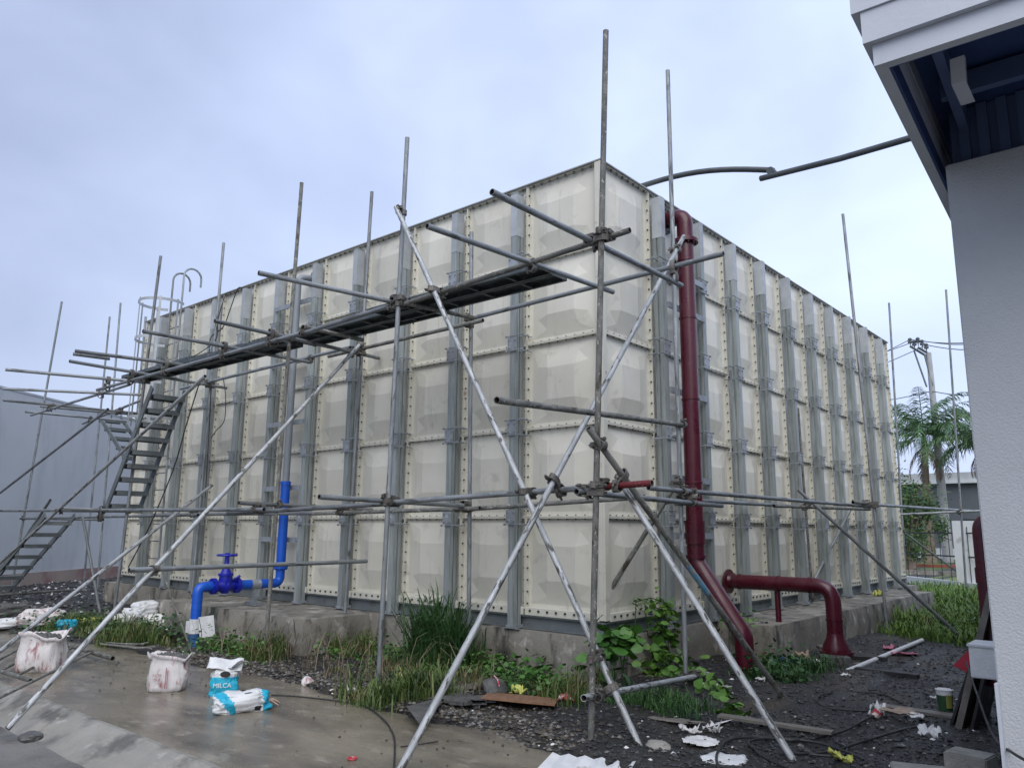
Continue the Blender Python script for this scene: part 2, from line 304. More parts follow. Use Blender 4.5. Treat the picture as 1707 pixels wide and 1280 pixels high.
# ------------------------------------------------------------ the tank on its plinth
ZB = .6563; RH = .984; NC = 11; ZT = ZB+5*RH
def plinth():
    o = root('concrete_plinth', (-5, 5, 0), 'weathered stained concrete plinth under the cream panel tank', 'plinth')
    def slab(name, x0, y0, x1, y1, z0, z1, sd):
        "box whose outer faces are subdivided and roughened"
        bm = bmesh.new(); n = 46
        V = []; F_ = []
        per = [];
        def edge(a, b, k):
            for i in range(k): per.append((a[0]+(b[0]-a[0])*i/k, a[1]+(b[1]-a[1])*i/k))
        c = [(x0, y0), (x1, y0), (x1, y1), (x0, y1)]
        for i in range(4):
            a, b = c[i], c[(i+1) % 4]; edge(a, b, max(4, int(math.dist(a, b)/.12)))
        K = len(per); H = 7; cx, cy = (x0+x1)/2, (y0+y1)/2
        for h in range(H+1):
            t = h/H
            for (x, y) in per:
                d = .010*nz(x*2.5+sd, y*2.5, t*2)+.006*nz(x*9, y*9, t*5+sd)
                if h == H: d -= .015
                sx = 0 if abs(x-x0) > 1e-4 and abs(x-x1) > 1e-4 else (1 if x == x1 or abs(x-x1) < 1e-4 else -1)
                sy = 0 if abs(y-y0) > 1e-4 and abs(y-y1) > 1e-4 else (1 if abs(y-y1) < 1e-4 else -1)
                V.append((x+sx*d, y+sy*d, z0+(z1-z0)*t-(.008+.008*nz(x*6, y*6) if h >= H-0 else 0)))
        for h in range(H):
            for i in range(K): F_.append((h*K+i, h*K+(i+1) % K, (h+1)*K+(i+1) % K, (h+1)*K+i))
        F_.append(tuple(H*K+i for i in range(K)))
        return auto_smooth(mobj(name, V, F_, 'conc'), 50)
    adopt(o, slab('plinth_block', -11.45, -.17, .16, 11.5, -.3, .452, 0), slab('plinth_ledge', -7.15, -1.2, -3.42, -.14, -.3, .447, 3), slab('plinth_ledge', .12, 2.2, .84, 9.7, -.3, .443, 7))
plinth()
tank = root('panel_water_tank', (0, 0, ZB), 'large cream sectional water tank of moulded square panels with vertical grey beams', 'tank')
shell = MB().box((-NC+.02, .06, .01), (-.06, NC-.02, 5*RH-.03)); sh = shell.obj('tank_shell', 'panel', tank)
def panel_mesh():
    b = MB(); c = Vector((.5, 0, RH/2)); hz = RH-1
    def P(x, z, n): return Vector((.5+x, -n, RH/2+z*RH))
    r0 = [P(x, z, .004) for x, z in ((-.5, -.5), (.5, -.5), (.5, .5), (-.5, .5))]
    r1 = [P(x, z, 0) for x, z in ((-.44, -.44), (.44, -.44), (.44, .44), (-.44, .44))]
    h, k = .35, .22
    r2 = [P(x, z, .020) for x, z in ((-k, -h), (k, -h), (h, -k), (h, k), (k, h), (-k, h), (-h, k), (-h, -k))]
    q = .185; r3 = [P(x, z, .060) for x, z in ((-q, -q), (q, -q), (q, q), (-q, q))]
    b.add(r0+r1+r2+r3, [(0,1,5,4),(1,2,6,5),(2,3,7,6),(3,0,4,7),
        (4,5,9,8),(5,6,11,10),(6,7,13,12),(7,4,15,14),(5,10,9),(6,12,11),(7,14,13),(4,8,15),
        (8,9,17,16),(10,11,18,17),(12,13,19,18),(14,15,16,19),(9,10,17),(11,12,18),(13,14,19),(15,8,16),(16,17,18,19)])
    return b
pm = panel_mesh(); po = pm.obj('panel', 'panel'); bevel(po, .007, 1); auto_smooth(po, 3)
# moulded rim of the panel
bm = bmesh.new(); bm.from_mesh(po.data)
po.data.materials.append(G['flange']); fb = MB(); T = .0135; D = .048
fb.box((.001, -D, .001), (T, .02, RH-.001)); fb.box((1-T, -D, .001), (.999, .02, RH-.001))
fb.box((T+.0005, -D+.002, .001), (1-T-.0005, .02, T)); fb.box((T+.0005, -D+.002, RH-T), (1-T-.0005, .02, RH-.001))
vs = [bm.verts.new(v) for v in fb.V]
for f in fb.F: nf = bm.faces.new([vs[i] for i in f]); nf.material_index = 1
bm.to_mesh(po.data); bm.free()
pmesh = po.data; bpy.data.objects.remove(po)
R90 = math.pi/2
def frame(face, c, r):
    "origin and turn of column c, row r of a face (0 = long side at left, 1 = side at right)"
    return (Vector((-c-1, 0, r*RH)), 0) if face == 0 else (Vector((0, c, r*RH)), R90)
for face in (0, 1):
    for c in range(NC):
        for r in range(5):
            o = bpy.data.objects.new('panel', pmesh); COL.objects.link(o); o.parent = tank; o.location, o.rotation_euler.z = frame(face, c, r)
            # no two panels sit perfectly alike
            o.rotation_euler.x = random.uniform(-.006, .006); o.rotation_euler.z += random.uniform(-.005, .005)
# other two sides and the roof: plain closed skins with the same grid
bk = MB()
for c in range(NC+1): bk.box((-NC-.05, c-.012, 0), (-NC+.019, c+.012, 5*RH)); bk.box((-c-.012, NC-.019, 0), (-c+.012, NC+.05, 5*RH))
for r in range(6): bk.box((-NC-.045, .02, r*RH-.01), (-NC+.018, NC-.02, r*RH+.01)); bk.box((-NC+.02, NC-.018, r*RH-.01), (-.02, NC+.045, r*RH+.01))
bk.obj('rear_flange', 'flange', tank)
cp = MB(); cp.box((-.018, -.064, -.05), (.03, -.0145, 5*RH)); cp.box((.0305, -.064, -.05), (.064, .018, 5*RH)); bevel(cp.obj('corner_post', 'flange', tank), .004)
# bottom band and rim
bb = MB()
for i in range(NC): bb.box((-i-.992, -.066, -.062), (-i-.02, -.02, .022)); bb.box((.02, i+.02, -.062), (.066, i+.992, .022))
bevel(bb.obj('bottom_band', 'flange', tank), .004)
rm = MB(); rm.box((-NC-.05, -.072, 5*RH+.001), (.072, -.002, 5*RH+.014)); rm.box((.002, 0, 5*RH+.001), (.072, NC+.05, 5*RH+.014))
rm.obj('top_rim', 'rim', tank)
# bolts: hexagon heads and nuts along every flange
def hexa(b, c, ax, r=.0095, h=.015):
    c = Vector(c); ax = Vector(ax); b.cyl(c, c+ax*h, r, 6)
bo = MB()
def fp(face, u, n, z): return (-u, -n, z) if face == 0 else (n, u, z)
def fd(face, du, dn, dz): return (-du, -dn, dz) if face == 0 else (dn, du, dz)
for face in (0, 1):
    for c in range(0, NC+1):
        for k in range(40):
            z = .06+k*.1245
            if min(z % RH, RH-z % RH) < .035: continue
            if c > 0: hexa(bo, fp(face, c-.0145, .036, z), fd(face, -1, 0, 0))
            if c < NC and c > 0: hexa(bo, fp(face, c+.0145, .036, z), fd(face, 1, 0, 0))
    for c in range(NC):
        for k in range(8):
            u = c+.085+k*.1185
            for r in range(1, 5):
                hexa(bo, fp(face, u, .034, r*RH+.0145), fd(face, 0, 0, 1), .008, .011); hexa(bo, fp(face, u, .034, r*RH-.0145), fd(face, 0, 0, -1), .008, .015)
            hexa(bo, fp(face, u, .034, 5*RH-.0145), fd(face, 0, 0, -1), .012, .026)
            hexa(bo, fp(face, u, .066, -.012), fd(face, 0, 1, 0), .013, .014)
stuff(bo.obj('bolt', 'bolt', tank))
# vertical channel beams, their zinc sleeves and the tie-rod brackets at each joint
BW, BN0, BN1 = .088, .060, .185
def beam_obj(sg):
    b = MB(); w = .006; z0, z1 = -.165, 5*RH-.10
    b.box((-BW/2, -BN1, z0), (-BW/2+w, -BN0, z1)); b.box((-BW/2+w, -BN1, z0), (BW/2, -BN1+w, z1)); b.box((-BW/2+w, -BN0-w, z0), (BW/2, -BN0, z1))
    b.box((BW/2-w, -BN1+w, z0), (BW/2, -BN1+.052, z1)); b.box((BW/2-w, -BN0-.052, z0), (BW/2, -BN0-w, z1)); b.box((BW/2-.016, -BN1+.0521, z0), (BW/2-.01, -BN0-.0521, z1))
    if sg < 0: b.V = [(-x, y, z) for x, y, z in b.V]; b.F = [f[::-1] for f in b.F]
    return b
bmL, bmR = beam_obj(1).obj('beam', 'beam').data, beam_obj(-1).obj('beam', 'beam').data
for o in list(COL.objects):
    if o.name.startswith('beam') and o.parent is None and o.type == 'MESH': bpy.data.objects.remove(o)
def sleeve_mesh(ln, top):
    b = MB(); e = .003; b.box((-BW/2-e, -BN1-e, top-ln), (BW/2+e, -BN0+.002, top)); return b
slm = sleeve_mesh(.52, 5*RH-.085).obj('sleeve', 'sleeve').data; ftm = MB().box((-.055, -.20, -.2), (.055, -.03, -.166)).box((-.11, -.185, -.204+.0), (.11, -.135, -.2005)).obj('foot', 'bracket').data
def bracket_mesh():
    b = MB(); b.box((-.068, -BN1-.016, -.075), (.066, -BN1-.004, .075)); b.box((-.068, -BN1-.004, -.075), (-.0585, -.09, .075)); b.box((-.075, -.085, -.05), (.05, -.0565, .05))
    for z in (-.088, .088):
        for n in (.115, .205):
            b.cyl((-.10, -n, z), (.175, -n, z+.004), .0065, 6); b.cyl((.150, -n, z), (.164, -n, z), .014, 6); b.cyl((-.088, -n, z), (-.076, -n, z), .014, 6)
        b.box((.135, -.225, z-.006), (.148, -.02, z+.006))
    for x in (-.045, .045): b.cyl((x, -BN1-.016, .045), (x, -BN1-.028, .045), .011, 6); b.cyl((x, -BN1-.016, -.045), (x, -BN1-.028, -.045), .011, 6)
    return b
bL = bracket_mesh(); bR = bracket_mesh(); bR.V = [(-x, y, z) for x, y, z in bR.V]; bR.F = [f[::-1] for f in bR.F]
bkL, bkR = bL.obj('bracket', 'bracket').data, bR.obj('bracket', 'bracket').data
for o in list(COL.objects):
    if o.parent is None and o.type == 'MESH' and o.name.split('.')[0] in ('sleeve', 'foot', 'bracket'): bpy.data.objects.remove(o)
def link(name, me, parent, loc=(0, 0, 0), rz=0):
    o = bpy.data.objects.new(name, me); COL.objects.link(o); o.parent = parent; o.location = loc; o.rotation_euler.z = rz; return o
for face in (0, 1):
    for c in range(1, NC):
        off = c+.092
        bo_ = link('beam', bmL if face == 0 else bmR, tank, (-off, 0, 0) if face == 0 else (0, off, 0), 0 if face == 0 else R90)
        link('sleeve', slm, bo_, (0, 0, random.uniform(-.06, .02))).scale = (1, 1, 1)
        link('foot', ftm, bo_)
        for r in range(1, 5): link('bracket', bkL if face == 0 else bkR, bo_, (0, 0, r*RH+random.uniform(-.01, .01)))
        if face == 0 and c in (2, 3, 4, 5): text('stamp', 'AS', .05, Vector((-off, -BN1-.018, ZB+RH+.01)), Matrix.Rotation(R90, 3, 'X'), 'white').parent = bo_; 
for o in [o for o in COL.objects if o.name.startswith('stamp')]:
    b_ = o.parent; o.location = (0, -BN1-.018, RH+.01)
# corner tie plate, base beams
ib = MB()
for z0, z1, y in ((-.205, -.19, .0), (-.078, -.063, 0)): ib.box((-NC-.05, -.055, z0), (.05, .04, z1)); ib.box((-.04, .045, z0), (.055, NC+.05, z1))
ib.box((-NC-.05, -.012, -.19), (.0, -.004, -.078)); ib.box((.004, .0, -.19), (.012, NC+.05, -.078))
ib.obj('base_beam', 'ibeam', tank)
jo = MB()
for c in range(1, 22): jo.box((-NC, c*.5, -.2), (-.06, c*.5+.08, -.07))
jo.obj('base_joist', 'ibeam', tank)
# cross rails between two beams that carry the pipes
cr = MB()
for py in (503, 600, 702, 812, 900):
    z = at(505, py, 1, -.2).z-ZB
    cr = MB().box((-6.06, -.212, z-.035), (-5.13, -.19, z+.035)); adopt(tank, cr_ := cr.obj('pipe_rail', 'bracket')); cr_.matrix_parent_inverse = Matrix.Identity(4)
for z in (4.15-ZB+.0, 3.12-ZB, 2.1-ZB, 1.45-ZB, 4.9-ZB-.3):
    r_ = MB().box((.19, 1.13, z-.035), (.212, 2.06, z+.035)).obj('pipe_rail', 'bracket'); r_.parent = tank

# ------------------------------------------------------------ pipes
def arc(pts, r, n=7):
    "round the inner corners of a polyline"
    pts = [Vector(p) for p in pts]; out = [pts[0]]
    for i in range(1, len(pts)-1):
        a, b, c = pts[i-1], pts[i], pts[i+1]; u = (a-b).normalized(); v = (c-b).normalized(); ang = u.angle(v); d = min(r/math.tan(ang/2), (a-b).length*.49, (c-b).length*.49)
        p0 = b+u*d; p1 = b+v*d
        for k in range(n+1):
            t = k/n; out.append(p0*(1-t)**2+b*2*t*(1-t)+p1*t*t)
    return out+[pts[-1]]
def sm(o): return auto_smooth(o, 35)
def flange(b, c, ax, r, h=.022, nb=8):
    c = Vector(c); ax = Vector(ax).normalized(); b.cyl(c-ax*h, c-ax*.001, r, 24); b.cyl(c+ax*.001, c+ax*h, r, 24)
    u = ax.orthogonal().normalized(); w = ax.cross(u)
    for k in range(nb):
        a = 2*math.pi*k/nb; p = c+(u*math.cos(a)+w*math.sin(a))*r*.83; b.cyl(p-ax*(h+.016), p+ax*(h+.016), .011, 6)
# blue and grey riser with a gate valve
bx, by = -5.33, -.30; zc = 2.13; top = at(512, 462, 1, -.2).z
bp = root('blue_pipe_with_valve', (bx, -1.46, 0), 'bright blue pipe with gate valve and handwheel below a grey riser on the tank', 'pipe')
zr = .73
a = sm(MB().tube(arc([(bx, by, zc), (bx, by, top), (bx+.06, -.02, top)], .13), .052, 16).obj('grey_riser', 'pvc'))
b_ = MB(); flange(b_, (bx+.055, -.075, top), (.2, 1, 0), .12, .014); f1 = sm(b_.obj('inlet_flange', 'pvc'))
b = MB().cyl((bx, by, zc), (bx, by, zr+.24), .066, 20); b.cyl((bx, by, zc-.02), (bx, by, zc+.035), .074, 20); a2 = sm(b.obj('blue_riser', 'blue'))
b = MB(); flange(b, (bx, by, zr+.22), (0, 0, 1), .10); b.tube(arc([(bx, by, zr+.2), (bx, by, zr), (bx, by-.32, zr)], .13), .064, 20); a3 = sm(b.obj('lower_elbow', 'blue'))
a4 = sm(MB().cyl((bx, by-.32, zr), (bx, by-.46, zr), .066, 20).obj('pipe_clamp', 'bracket'))
b = MB().box((bx-.03, by-.42, .49), (bx+.03, by-.36, zr-.05)).box((bx-.13, by-.45, .45), (bx+.13, by-.33, .495)); a5 = b.obj('pipe_support', 'bracket')
a6 = sm(MB().cyl((bx, by-.46, zr), (bx, by-.66, zr), .064, 20).obj('pipe_spool', 'blue'))
vy = by-.84
b = MB(); flange(b, (bx, vy+.17, zr), (0, 1, 0), .105); flange(b, (bx, vy-.17, zr), (0, 1, 0), .105)
b.tube([(bx, vy+.15, zr), (bx, vy+.08, zr), (bx, vy, zr), (bx, vy-.08, zr), (bx, vy-.15, zr)], [.06, .075, .105, .075, .06], 18)
b.tube([(bx, vy, zr-.1), (bx, vy, zr), (bx, vy, zr+.11), (bx, vy, zr+.13)], [.05, .10, .085, .085], 16); b.cyl((bx, vy, zr+.13), (bx, vy, zr+.16), .10, 18)
b.tube([(bx, vy, zr+.16), (bx, vy, zr+.22), (bx, vy, zr+.25), (bx, vy, zr+.38)], [.075, .05, .035, .028], 14); b.cyl((bx+.03, vy+.08, zr+.06), (bx+.09, vy+.16, zr+.13), .018, 8)
valve = sm(b.obj('gate_valve', 'bluevalve'))
b = MB(); pts = [(.125*math.cos(k*math.pi/14), .125*math.sin(k*math.pi/14), 0) for k in range(28)]; b.tube(pts, .014, 8, closed=True)
for k in range(5): b.tube([(0, 0, .0), (.12*math.cos(k*1.2566), .12*math.sin(k*1.2566), 0)], .010, 6)
b.cyl((0, 0, -.03), (0, 0, .03), .028, 10); hw = sm(b.obj('handwheel', 'bluevalve')); 
down = sm(MB().tube(arc([(bx, vy-.18, zr), (bx, -1.52, zr), (bx, -1.52, -.12)], .19), .066, 20).obj('down_pipe', 'blue'))
dull = sm(MB().cyl((bx, -1.52, .16), (bx, -1.52, -.12), .0685, 20).obj('lower_pipe', 'bluedull'))
band = sm(MB().cyl((bx, -1.52, .15), (bx, -1.52, .33), .075, 20).box((bx-.09, -1.60, .16), (bx-.04, -1.45, .30)).obj('white_wrap', 'white'))
b = MB().box((-.10, -.004, -.13), (.10, .004, .13)); tagp = b.obj('loose_plate', 'white'); tagp.matrix_world = Matrix.Translation((bx+.15, -1.44, .24)) @ Matrix.Rotation(.7, 4, 'Z') @ Matrix.Rotation(-.15, 4, 'Y')
cl = sm(MB().cyl((bx, -1.52, .45), (bx, -1.52, .462), .070, 20).cyl((bx, -1.52, zr-.19), (bx, -1.52, zr-.18), .069, 20).obj('coupling_ring', 'blue'))
adopt(bp, a, f1, a2, a3, a4, a5, a6, valve, down, dull, band, cl, tagp); hw.parent = valve; hw.location = (bx, vy, zr+.40)
# maroon riser
mx_, my = .335, 1.36; mt_ = 5.30
mp_ = root('maroon_riser_pipe', (.9, my, 0), 'tall glossy maroon riser pipe from the top of the tank down past the plinth', 'pipe')
R0 = .098
b = MB(); flange(b, (.075, my, mt_), (1, 0, 0), .17, .016, 12); e1 = sm(b.obj('top_flange', 'bolt'))
e2 = sm(MB().tube(arc([(.08, my, mt_), (mx_, my, mt_), (mx_, my, mt_-.32)], .23, 10), R0, 24).obj('top_elbow', 'maroon'))
b = MB(); flange(b, (mx_, my, mt_-.34), (0, 0, 1), .155, .02, 12); e3 = sm(b.obj('pipe_flange', 'maroon'))
b = MB(); zt = mt_-.36
b.tube(arc([(mx_, my, zt), (mx_, my, 1.16), (.86, my, .42), (.88, my, -.05)], .17, 8), R0, 28); e4 = sm(b.obj('riser', 'maroon'))
for z in (zt-.22, 4.0, 3.02, 2.05): adopt(mp_, sm(MB().tube([(mx_, my, z-.016), (mx_, my, z-.011), (mx_, my, z+.011), (mx_, my, z+.016)], [R0, R0+.009, R0+.009, R0], 28).obj('weld_collar', 'maroon')))
for x, z0, z1 in ((mx_, 1.36, 1.62), (.88, .02, .24), (mx_, 1.20, 1.24)): adopt(mp_, sm(MB().cyl((x, my, z0), (x, my, z1), R0+.014, 28).obj('pipe_sleeve', 'maroon')))
adopt(mp_, e1, e2, e3, e4)
# maroon low branch
ly = 2.72; lz = .885; lx = 1.36; R1 = .088
lo = root('maroon_low_pipe', (lx, ly, 0), 'maroon pipe running out low from the tank and bending down to a flared flange', 'pipe')
f = MB(); f.tube(arc([(.02, ly-.05, lz+.02), (.12, ly, lz), (lx, ly, lz), (lx, ly, .2)], .2, 10), R1, 26); g1 = sm(f.obj('branch', 'maroon'))
g2 = sm(MB().cyl((.075, ly-.02, lz), (.10, ly-.02, lz), .15, 24).obj('wall_flange', 'maroon'))
for x in (.22, .72, 1.1): adopt(lo, sm(MB().cyl((x-.01, ly, lz), (x+.01, ly, lz), R1+.008, 24).obj('pipe_collar', 'maroon')))
adopt(lo, sm(MB().cyl((lx, ly, .50), (lx, ly, .52), R1+.008, 24).obj('pipe_collar', 'maroon')))
f = MB(); f.tube([(lx, ly, .36), (lx, ly, .31), (lx, ly, .22), (lx, ly, .17)], [R1+.004, R1+.012, .145, .15], 26); flange(f, (lx, ly, .15), (0, 0, 1), .185, .02, 10); g3 = sm(f.obj('flared_base', 'maroon'))
f = MB(); f.cyl((lx, ly, -.1), (lx, ly, .128), .12, 22); g4 = sm(f.obj('buried_spool', 'black'))
f = MB(); f.tube(arc([(.70, ly, lz-.07), (.70, ly, .24), (.70, ly-.35, .12), (.86, my+.28, .10)], .12, 6), .034, 12); g5 = sm(f.obj('drain_pipe', 'maroon'))
adopt(lo, g1, g2, g3, g4, g5)
# drooping grey pipes from the tank roof to the building
pa, pb = at(1050, 317, 1, 1.2), at(1286, 284, 1, 1.6)
pts = [pa+(pb-pa)*t+Vector((0, 0, .11*math.sin(math.pi*t))) for t in [i/12 for i in range(13)]]
o = root('roof_overflow_pipe', pa, 'dark grey plastic pipe bowing from the tank top towards the eave', 'pipe')
q = MB().tube(pts, .034, 12); adopt(o, sm(q.obj('pipe_run', 'pvc_dark'))); q = MB().tube([pb-Vector((.03, 0, .02)), pb+Vector((.03, 0, -.03))], .048, 12).cyl(pb-Vector((0, .05, .02)), pb+Vector((0, .05, -.02)), .045, 12); adopt(o, sm(q.obj('elbow', 'pvc_dark')))
pc, pd = at(1268, 298, 1, 1.6), at(1560, 218, 1, 1.2)
o = sm(MB().tube([pc, pc+(pd-pc)*.5-Vector((0, 0, .02)), pd], .034, 12).obj('eave_pipe', 'pvc_dark')); tag(o, 'second grey plastic pipe rising towards the underside of the eave', 'pipe')

# ------------------------------------------------------------ scaffolding
TR = .0245; SEGS = []
def vert(xb, yb_, xt, yt, ax=2, v=0):
    B = at(xb, yb_, ax, v); d = ((xt-853.5)/F)*RR+((640-yt)/F)*UU+FF; h = np.array([CAM[0]-B[0], CAM[1]-B[1], 0.])
    t = ((np.array(B)-CAM)@h)/(d@h); return B, Vector(CAM+t*d)
def tubeobj(rt, name, A, B, mt='tube', label=None, r=TR, extra=None):
    A, B = Vector(A), Vector(B); Lg = (B-A).length; b = MB(); n = 14; ri = r-.004; dep = min(.3, Lg/3)
    def ring(z, rad): return [(rad*math.cos(2*math.pi*k/n), rad*math.sin(2*math.pi*k/n), z) for k in range(n)]
    b.V = ring(0, r)+ring(Lg, r)+ring(0, ri)+ring(Lg, ri)+ring(dep, ri)+ring(Lg-dep, ri)
    for k in range(n):
        j = (k+1) % n; b.F += [(k, j, n+j, n+k), (2*n+j, 2*n+k, 4*n+k, 4*n+j)[::1], (3*n+k, 3*n+j, 5*n+j, 5*n+k), (j, k, 2*n+k, 2*n+j), (n+k, n+j, 3*n+j, 3*n+k)]
    b.F += [tuple(4*n+k for k in range(n)), tuple(5*n+k for k in range(n-1, -1, -1))]
    b.m = []
    for k in range(n): b.m += [0, 1, 1, 0, 0]
    b.m += [1, 1]
    if extra:      # a painted length at one end
        z0, z1, em = extra; c = len(b.V); b.V += ring(z0*Lg, r+.0006)+ring(z1*Lg, r+.0006)
        for k in range(n): b.F.append((c+k, c+(k+1) % n, c+n+(k+1) % n, c+n+k)); b.m.append(2)
    o = b.obj(name, None, None, False, [mt, 'inner']+([extra[2]] if extra else [])); auto_smooth(o, 50)
    o.rotation_mode = 'QUATERNION'; o.rotation_quaternion = (B-A).to_track_quat('Z', 'Y')
    if rt: o.parent = rt; o.location = A-rt.location
    else: o.location = A
    if label: o['label'] = label
    SEGS.append((o, A, B, r)); return o
front = root('tube_scaffold', (-2, -1.2, 0), 'steel tube scaffold standing along the long left side of the tank and its corner', 'scaffold', 'tube scaffolds round the tank')
side = root('tube_scaffold', (.8, 3.5, 0), 'low steel tube scaffold along the right side of the tank behind the maroon pipes', 'scaffold', 'tube scaffolds round the tank')
tower = root('tube_scaffold', (-12, 0, 0), 'steel tube scaffold standing beyond the far left end of the tank, before the grey wall', 'scaffold', 'tube scaffolds round the tank')
def line(rt, name, p, q, cp_, cq, mt='tube', **k): return tubeobj(rt, name, at(*p, *cp_), at(*q, *cq), mt, **k)
def post(rt, b, t, mt='tube', ax=2, v=0, **k):
    A, B = vert(*b, *t, ax, v)
    if ax == 2 and v == 0: A = A+(A-B).normalized()*.06
    return tubeobj(rt, 'standard', A, B, mt, **k)
Y0, Y1 = (1, -1.75), (1, -.5)
# standards
post(front, (985, 1240), (1010, 52), 'old'); post(front, (1144, 1145), (1113, 118)); post(front, (630, 1155), (679, 230), 'tube')
post(front, (441, 1100), (503, 305), 'old'); post(front, (187, 1045), (268, 427)); post(front, (781, 1119), (786, 387))
post(front, (575, 1022), (620, 320), ax=1, v=-.45); post(front, (320, 990), (373, 405), ax=1, v=-.42)
# long ledgers
line(front, 'ledger', (1050, 384), (655, 513), Y0, Y0, 'old'); line(front, 'ledger', (683, 500), (420, 582), (1, -1.72), (1, -1.72), 'tube'); line(front, 'ledger', (500, 556), (162, 650), (1, -1.78), (1, -1.78))
line(front, 'ledger', (1206, 423), (778, 533), Y1, Y1); line(front, 'ledger', (805, 534), (548, 594), (1, -.55), (1, -.55), 'old'); line(front, 'ledger', (584, 579), (301, 648), Y1, Y1)
line(front, 'ledger', (1087, 805), (640, 838), Y0, Y0, 'tube', extra=(0, .14, 'redend')); line(front, 'ledger', (668, 838), (380, 856), (1, -1.72), (1, -1.72)); line(front, 'ledger', (440, 849), (0, 851), (1, -1.8), (1, -1.8))
line(front, 'ledger', (1074, 828), (760, 850), Y1, Y1, 'old'); line(front, 'ledger', (800, 847), (522, 856), (1, -.56), (1, -.56), 'old'); line(front, 'ledger', (560, 855), (245, 858), Y1, Y1); line(front, 'ledger', (330, 858), (35, 864), (1, -.55), (1, -.55))
# transoms over the platform
Z = (2, 3.81)
for p, q, mt in (((820, 320), (1136, 476), 'tube'), ((712, 377), (1022, 487), 'tube'), ((431, 455), (662, 505), 'tube'), ((665, 503), (790, 530), 'old'), ((358, 535), (632, 597), 'tube'), ((510, 545), (605, 567), 'old'), ((238, 552), (518, 604), 'tube'),
                 ((125, 585), (305, 608), 'tube'), ((116, 602), (378, 647), 'tube')): line(front, 'transom', p, q, Z, Z, mt)
line(front, 'transom', (122, 590), (183, 598), (2, 3.78), (2, 3.78), 'tube')
# lower transoms
line(front, 'transom', (961, 819), (1203, 843), (0, 1.12), (0, .66), 'tube'); line(front, 'transom', (828, 667), (1138, 708), (0, 1.2), (0, .72), 'old')
line(front, 'transom', (532, 828), (778, 843), (0, -1.30), (0, -1.46), 'tube'); line(front, 'transom', (398, 838), (626, 850), (0, -3.62), (0, -3.7), 'tube'); line(front, 'transom', (105, 847), (238, 853), (0, -7.9), (0, -7.9))
line(front, 'transom', (215, 950), (611, 935), (2, at(611, 935, 1, -.5).z), (1, -.5), 'tube')
line(front, 'transom', (973, 1163), (1180, 1123), (0, 1.24), (0, .70), 'bright')
# braces and rakers
line(front, 'brace', (1140, 394), (655, 1305), (0, .72), (2, .0), 'bright'); line(front, 'brace', (660, 345), (1073, 1259), (1, -1.86), (2, -.03), 'bright')
line(front, 'brace', (981, 714), (1317, 1178), (0, 1.25), (2, -.03), 'old', extra=(.45, .55, 'bluetape')); line(front, 'brace', (1030, 796), (1333, 1284), (0, 1.18), (2, -.03), 'bright')
line(front, 'brace', (1132, 798), (931, 1122), (0, .72), (2, .03), 'old')
line(front, 'brace', (605, 569), (12, 1214), (1, -.55), (2, -.08), 'bright'); line(front, 'brace', (353, 809), (-60, 1132), (1, -.62), (2, -.03), 'bright'); line(front, 'brace', (342, 627), (-60, 993), (1, -1.85), (1, -1.85), 'bright')
line(front, 'prop', (138, 862), (167, 1022), (1, -1.3), (2, .05), 'tube'); 
# right-hand side
post(side, (1480, 1055), (1405, 357)); line(side, 'standard', (1330, 680), (1355, 1003), (0, .10), (0, .12), 'old', r=.02)
line(side, 'ledger', (1081, 813), (1458, 845), (0, .76), (0, .76)); line(side, 'ledger', (1455, 841), (1629, 852), (0, .82), (0, .82), 'tube')
line(side, 'ledger', (1130, 832), (1328, 844), (0, .32), (0, .32)); line(side, 'ledger', (1290, 843), (1450, 849), (0, .37), (0, .37), 'old')
line(side, 'transom', (1422, 837), (1462, 841), (0, 1.15), (0, .3), 'old'); line(side, 'transom', (1105, 838), (1165, 826), (1, .50), (1, .50), 'old')
line(side, 'brace', (1330, 816), (1618, 1076), (0, .3), (2, .0), 'tube'); line(side, 'brace', (1417, 850), (1338, 1004), (0, .28), (2, .45), 'tube')
line(side, 'brace', (1487, 873), (1630, 978), (1, 12.4), (2, -.02), 'tube')
line(side, 'ledger', (1487, 858), (1640, 851), (1, 12.6), (1, 12.6), 'bright')
post(side, (1512, 1000), (1482, 505)); post(side, (1612, 1002), (1577, 483))
# beyond the far left end
post(tower, (17, 992), (103, 503)); post(tower, (139, 978), (183, 528)); post(tower, (162, 984), (201, 505)); line(tower, 'standard', (243, 528), (206, 958), (0, -11.7), (0, -11.7))
for p, q, z in (((9, 616), (250, 638), 3.8), ((5, 648), (234, 658), 3.8), ((5, 667), (231, 689), 3.8), ((67, 677), (231, 692), 3.78), ((42, 686), (212, 702), 3.8)): line(tower, 'transom', p, q, (2, z), (2, z), 'tube')
line(tower, 'ledger', (52, 692), (216, 641), (1, -1.3), (1, -1.3)); line(tower, 'ledger', (138, 706), (236, 667), (1, -.1), (1, -.1)); line(tower, 'brace', (-60, 868), (180, 682), (1, -1.1), (1, -1.1), 'tube')
line(tower, 'ledger', (34, 864), (172, 866), (1, -.3), (1, -.3)); line(tower, 'ledger', (-40, 850), (230, 852), (1, -1.15), (1, -1.15))
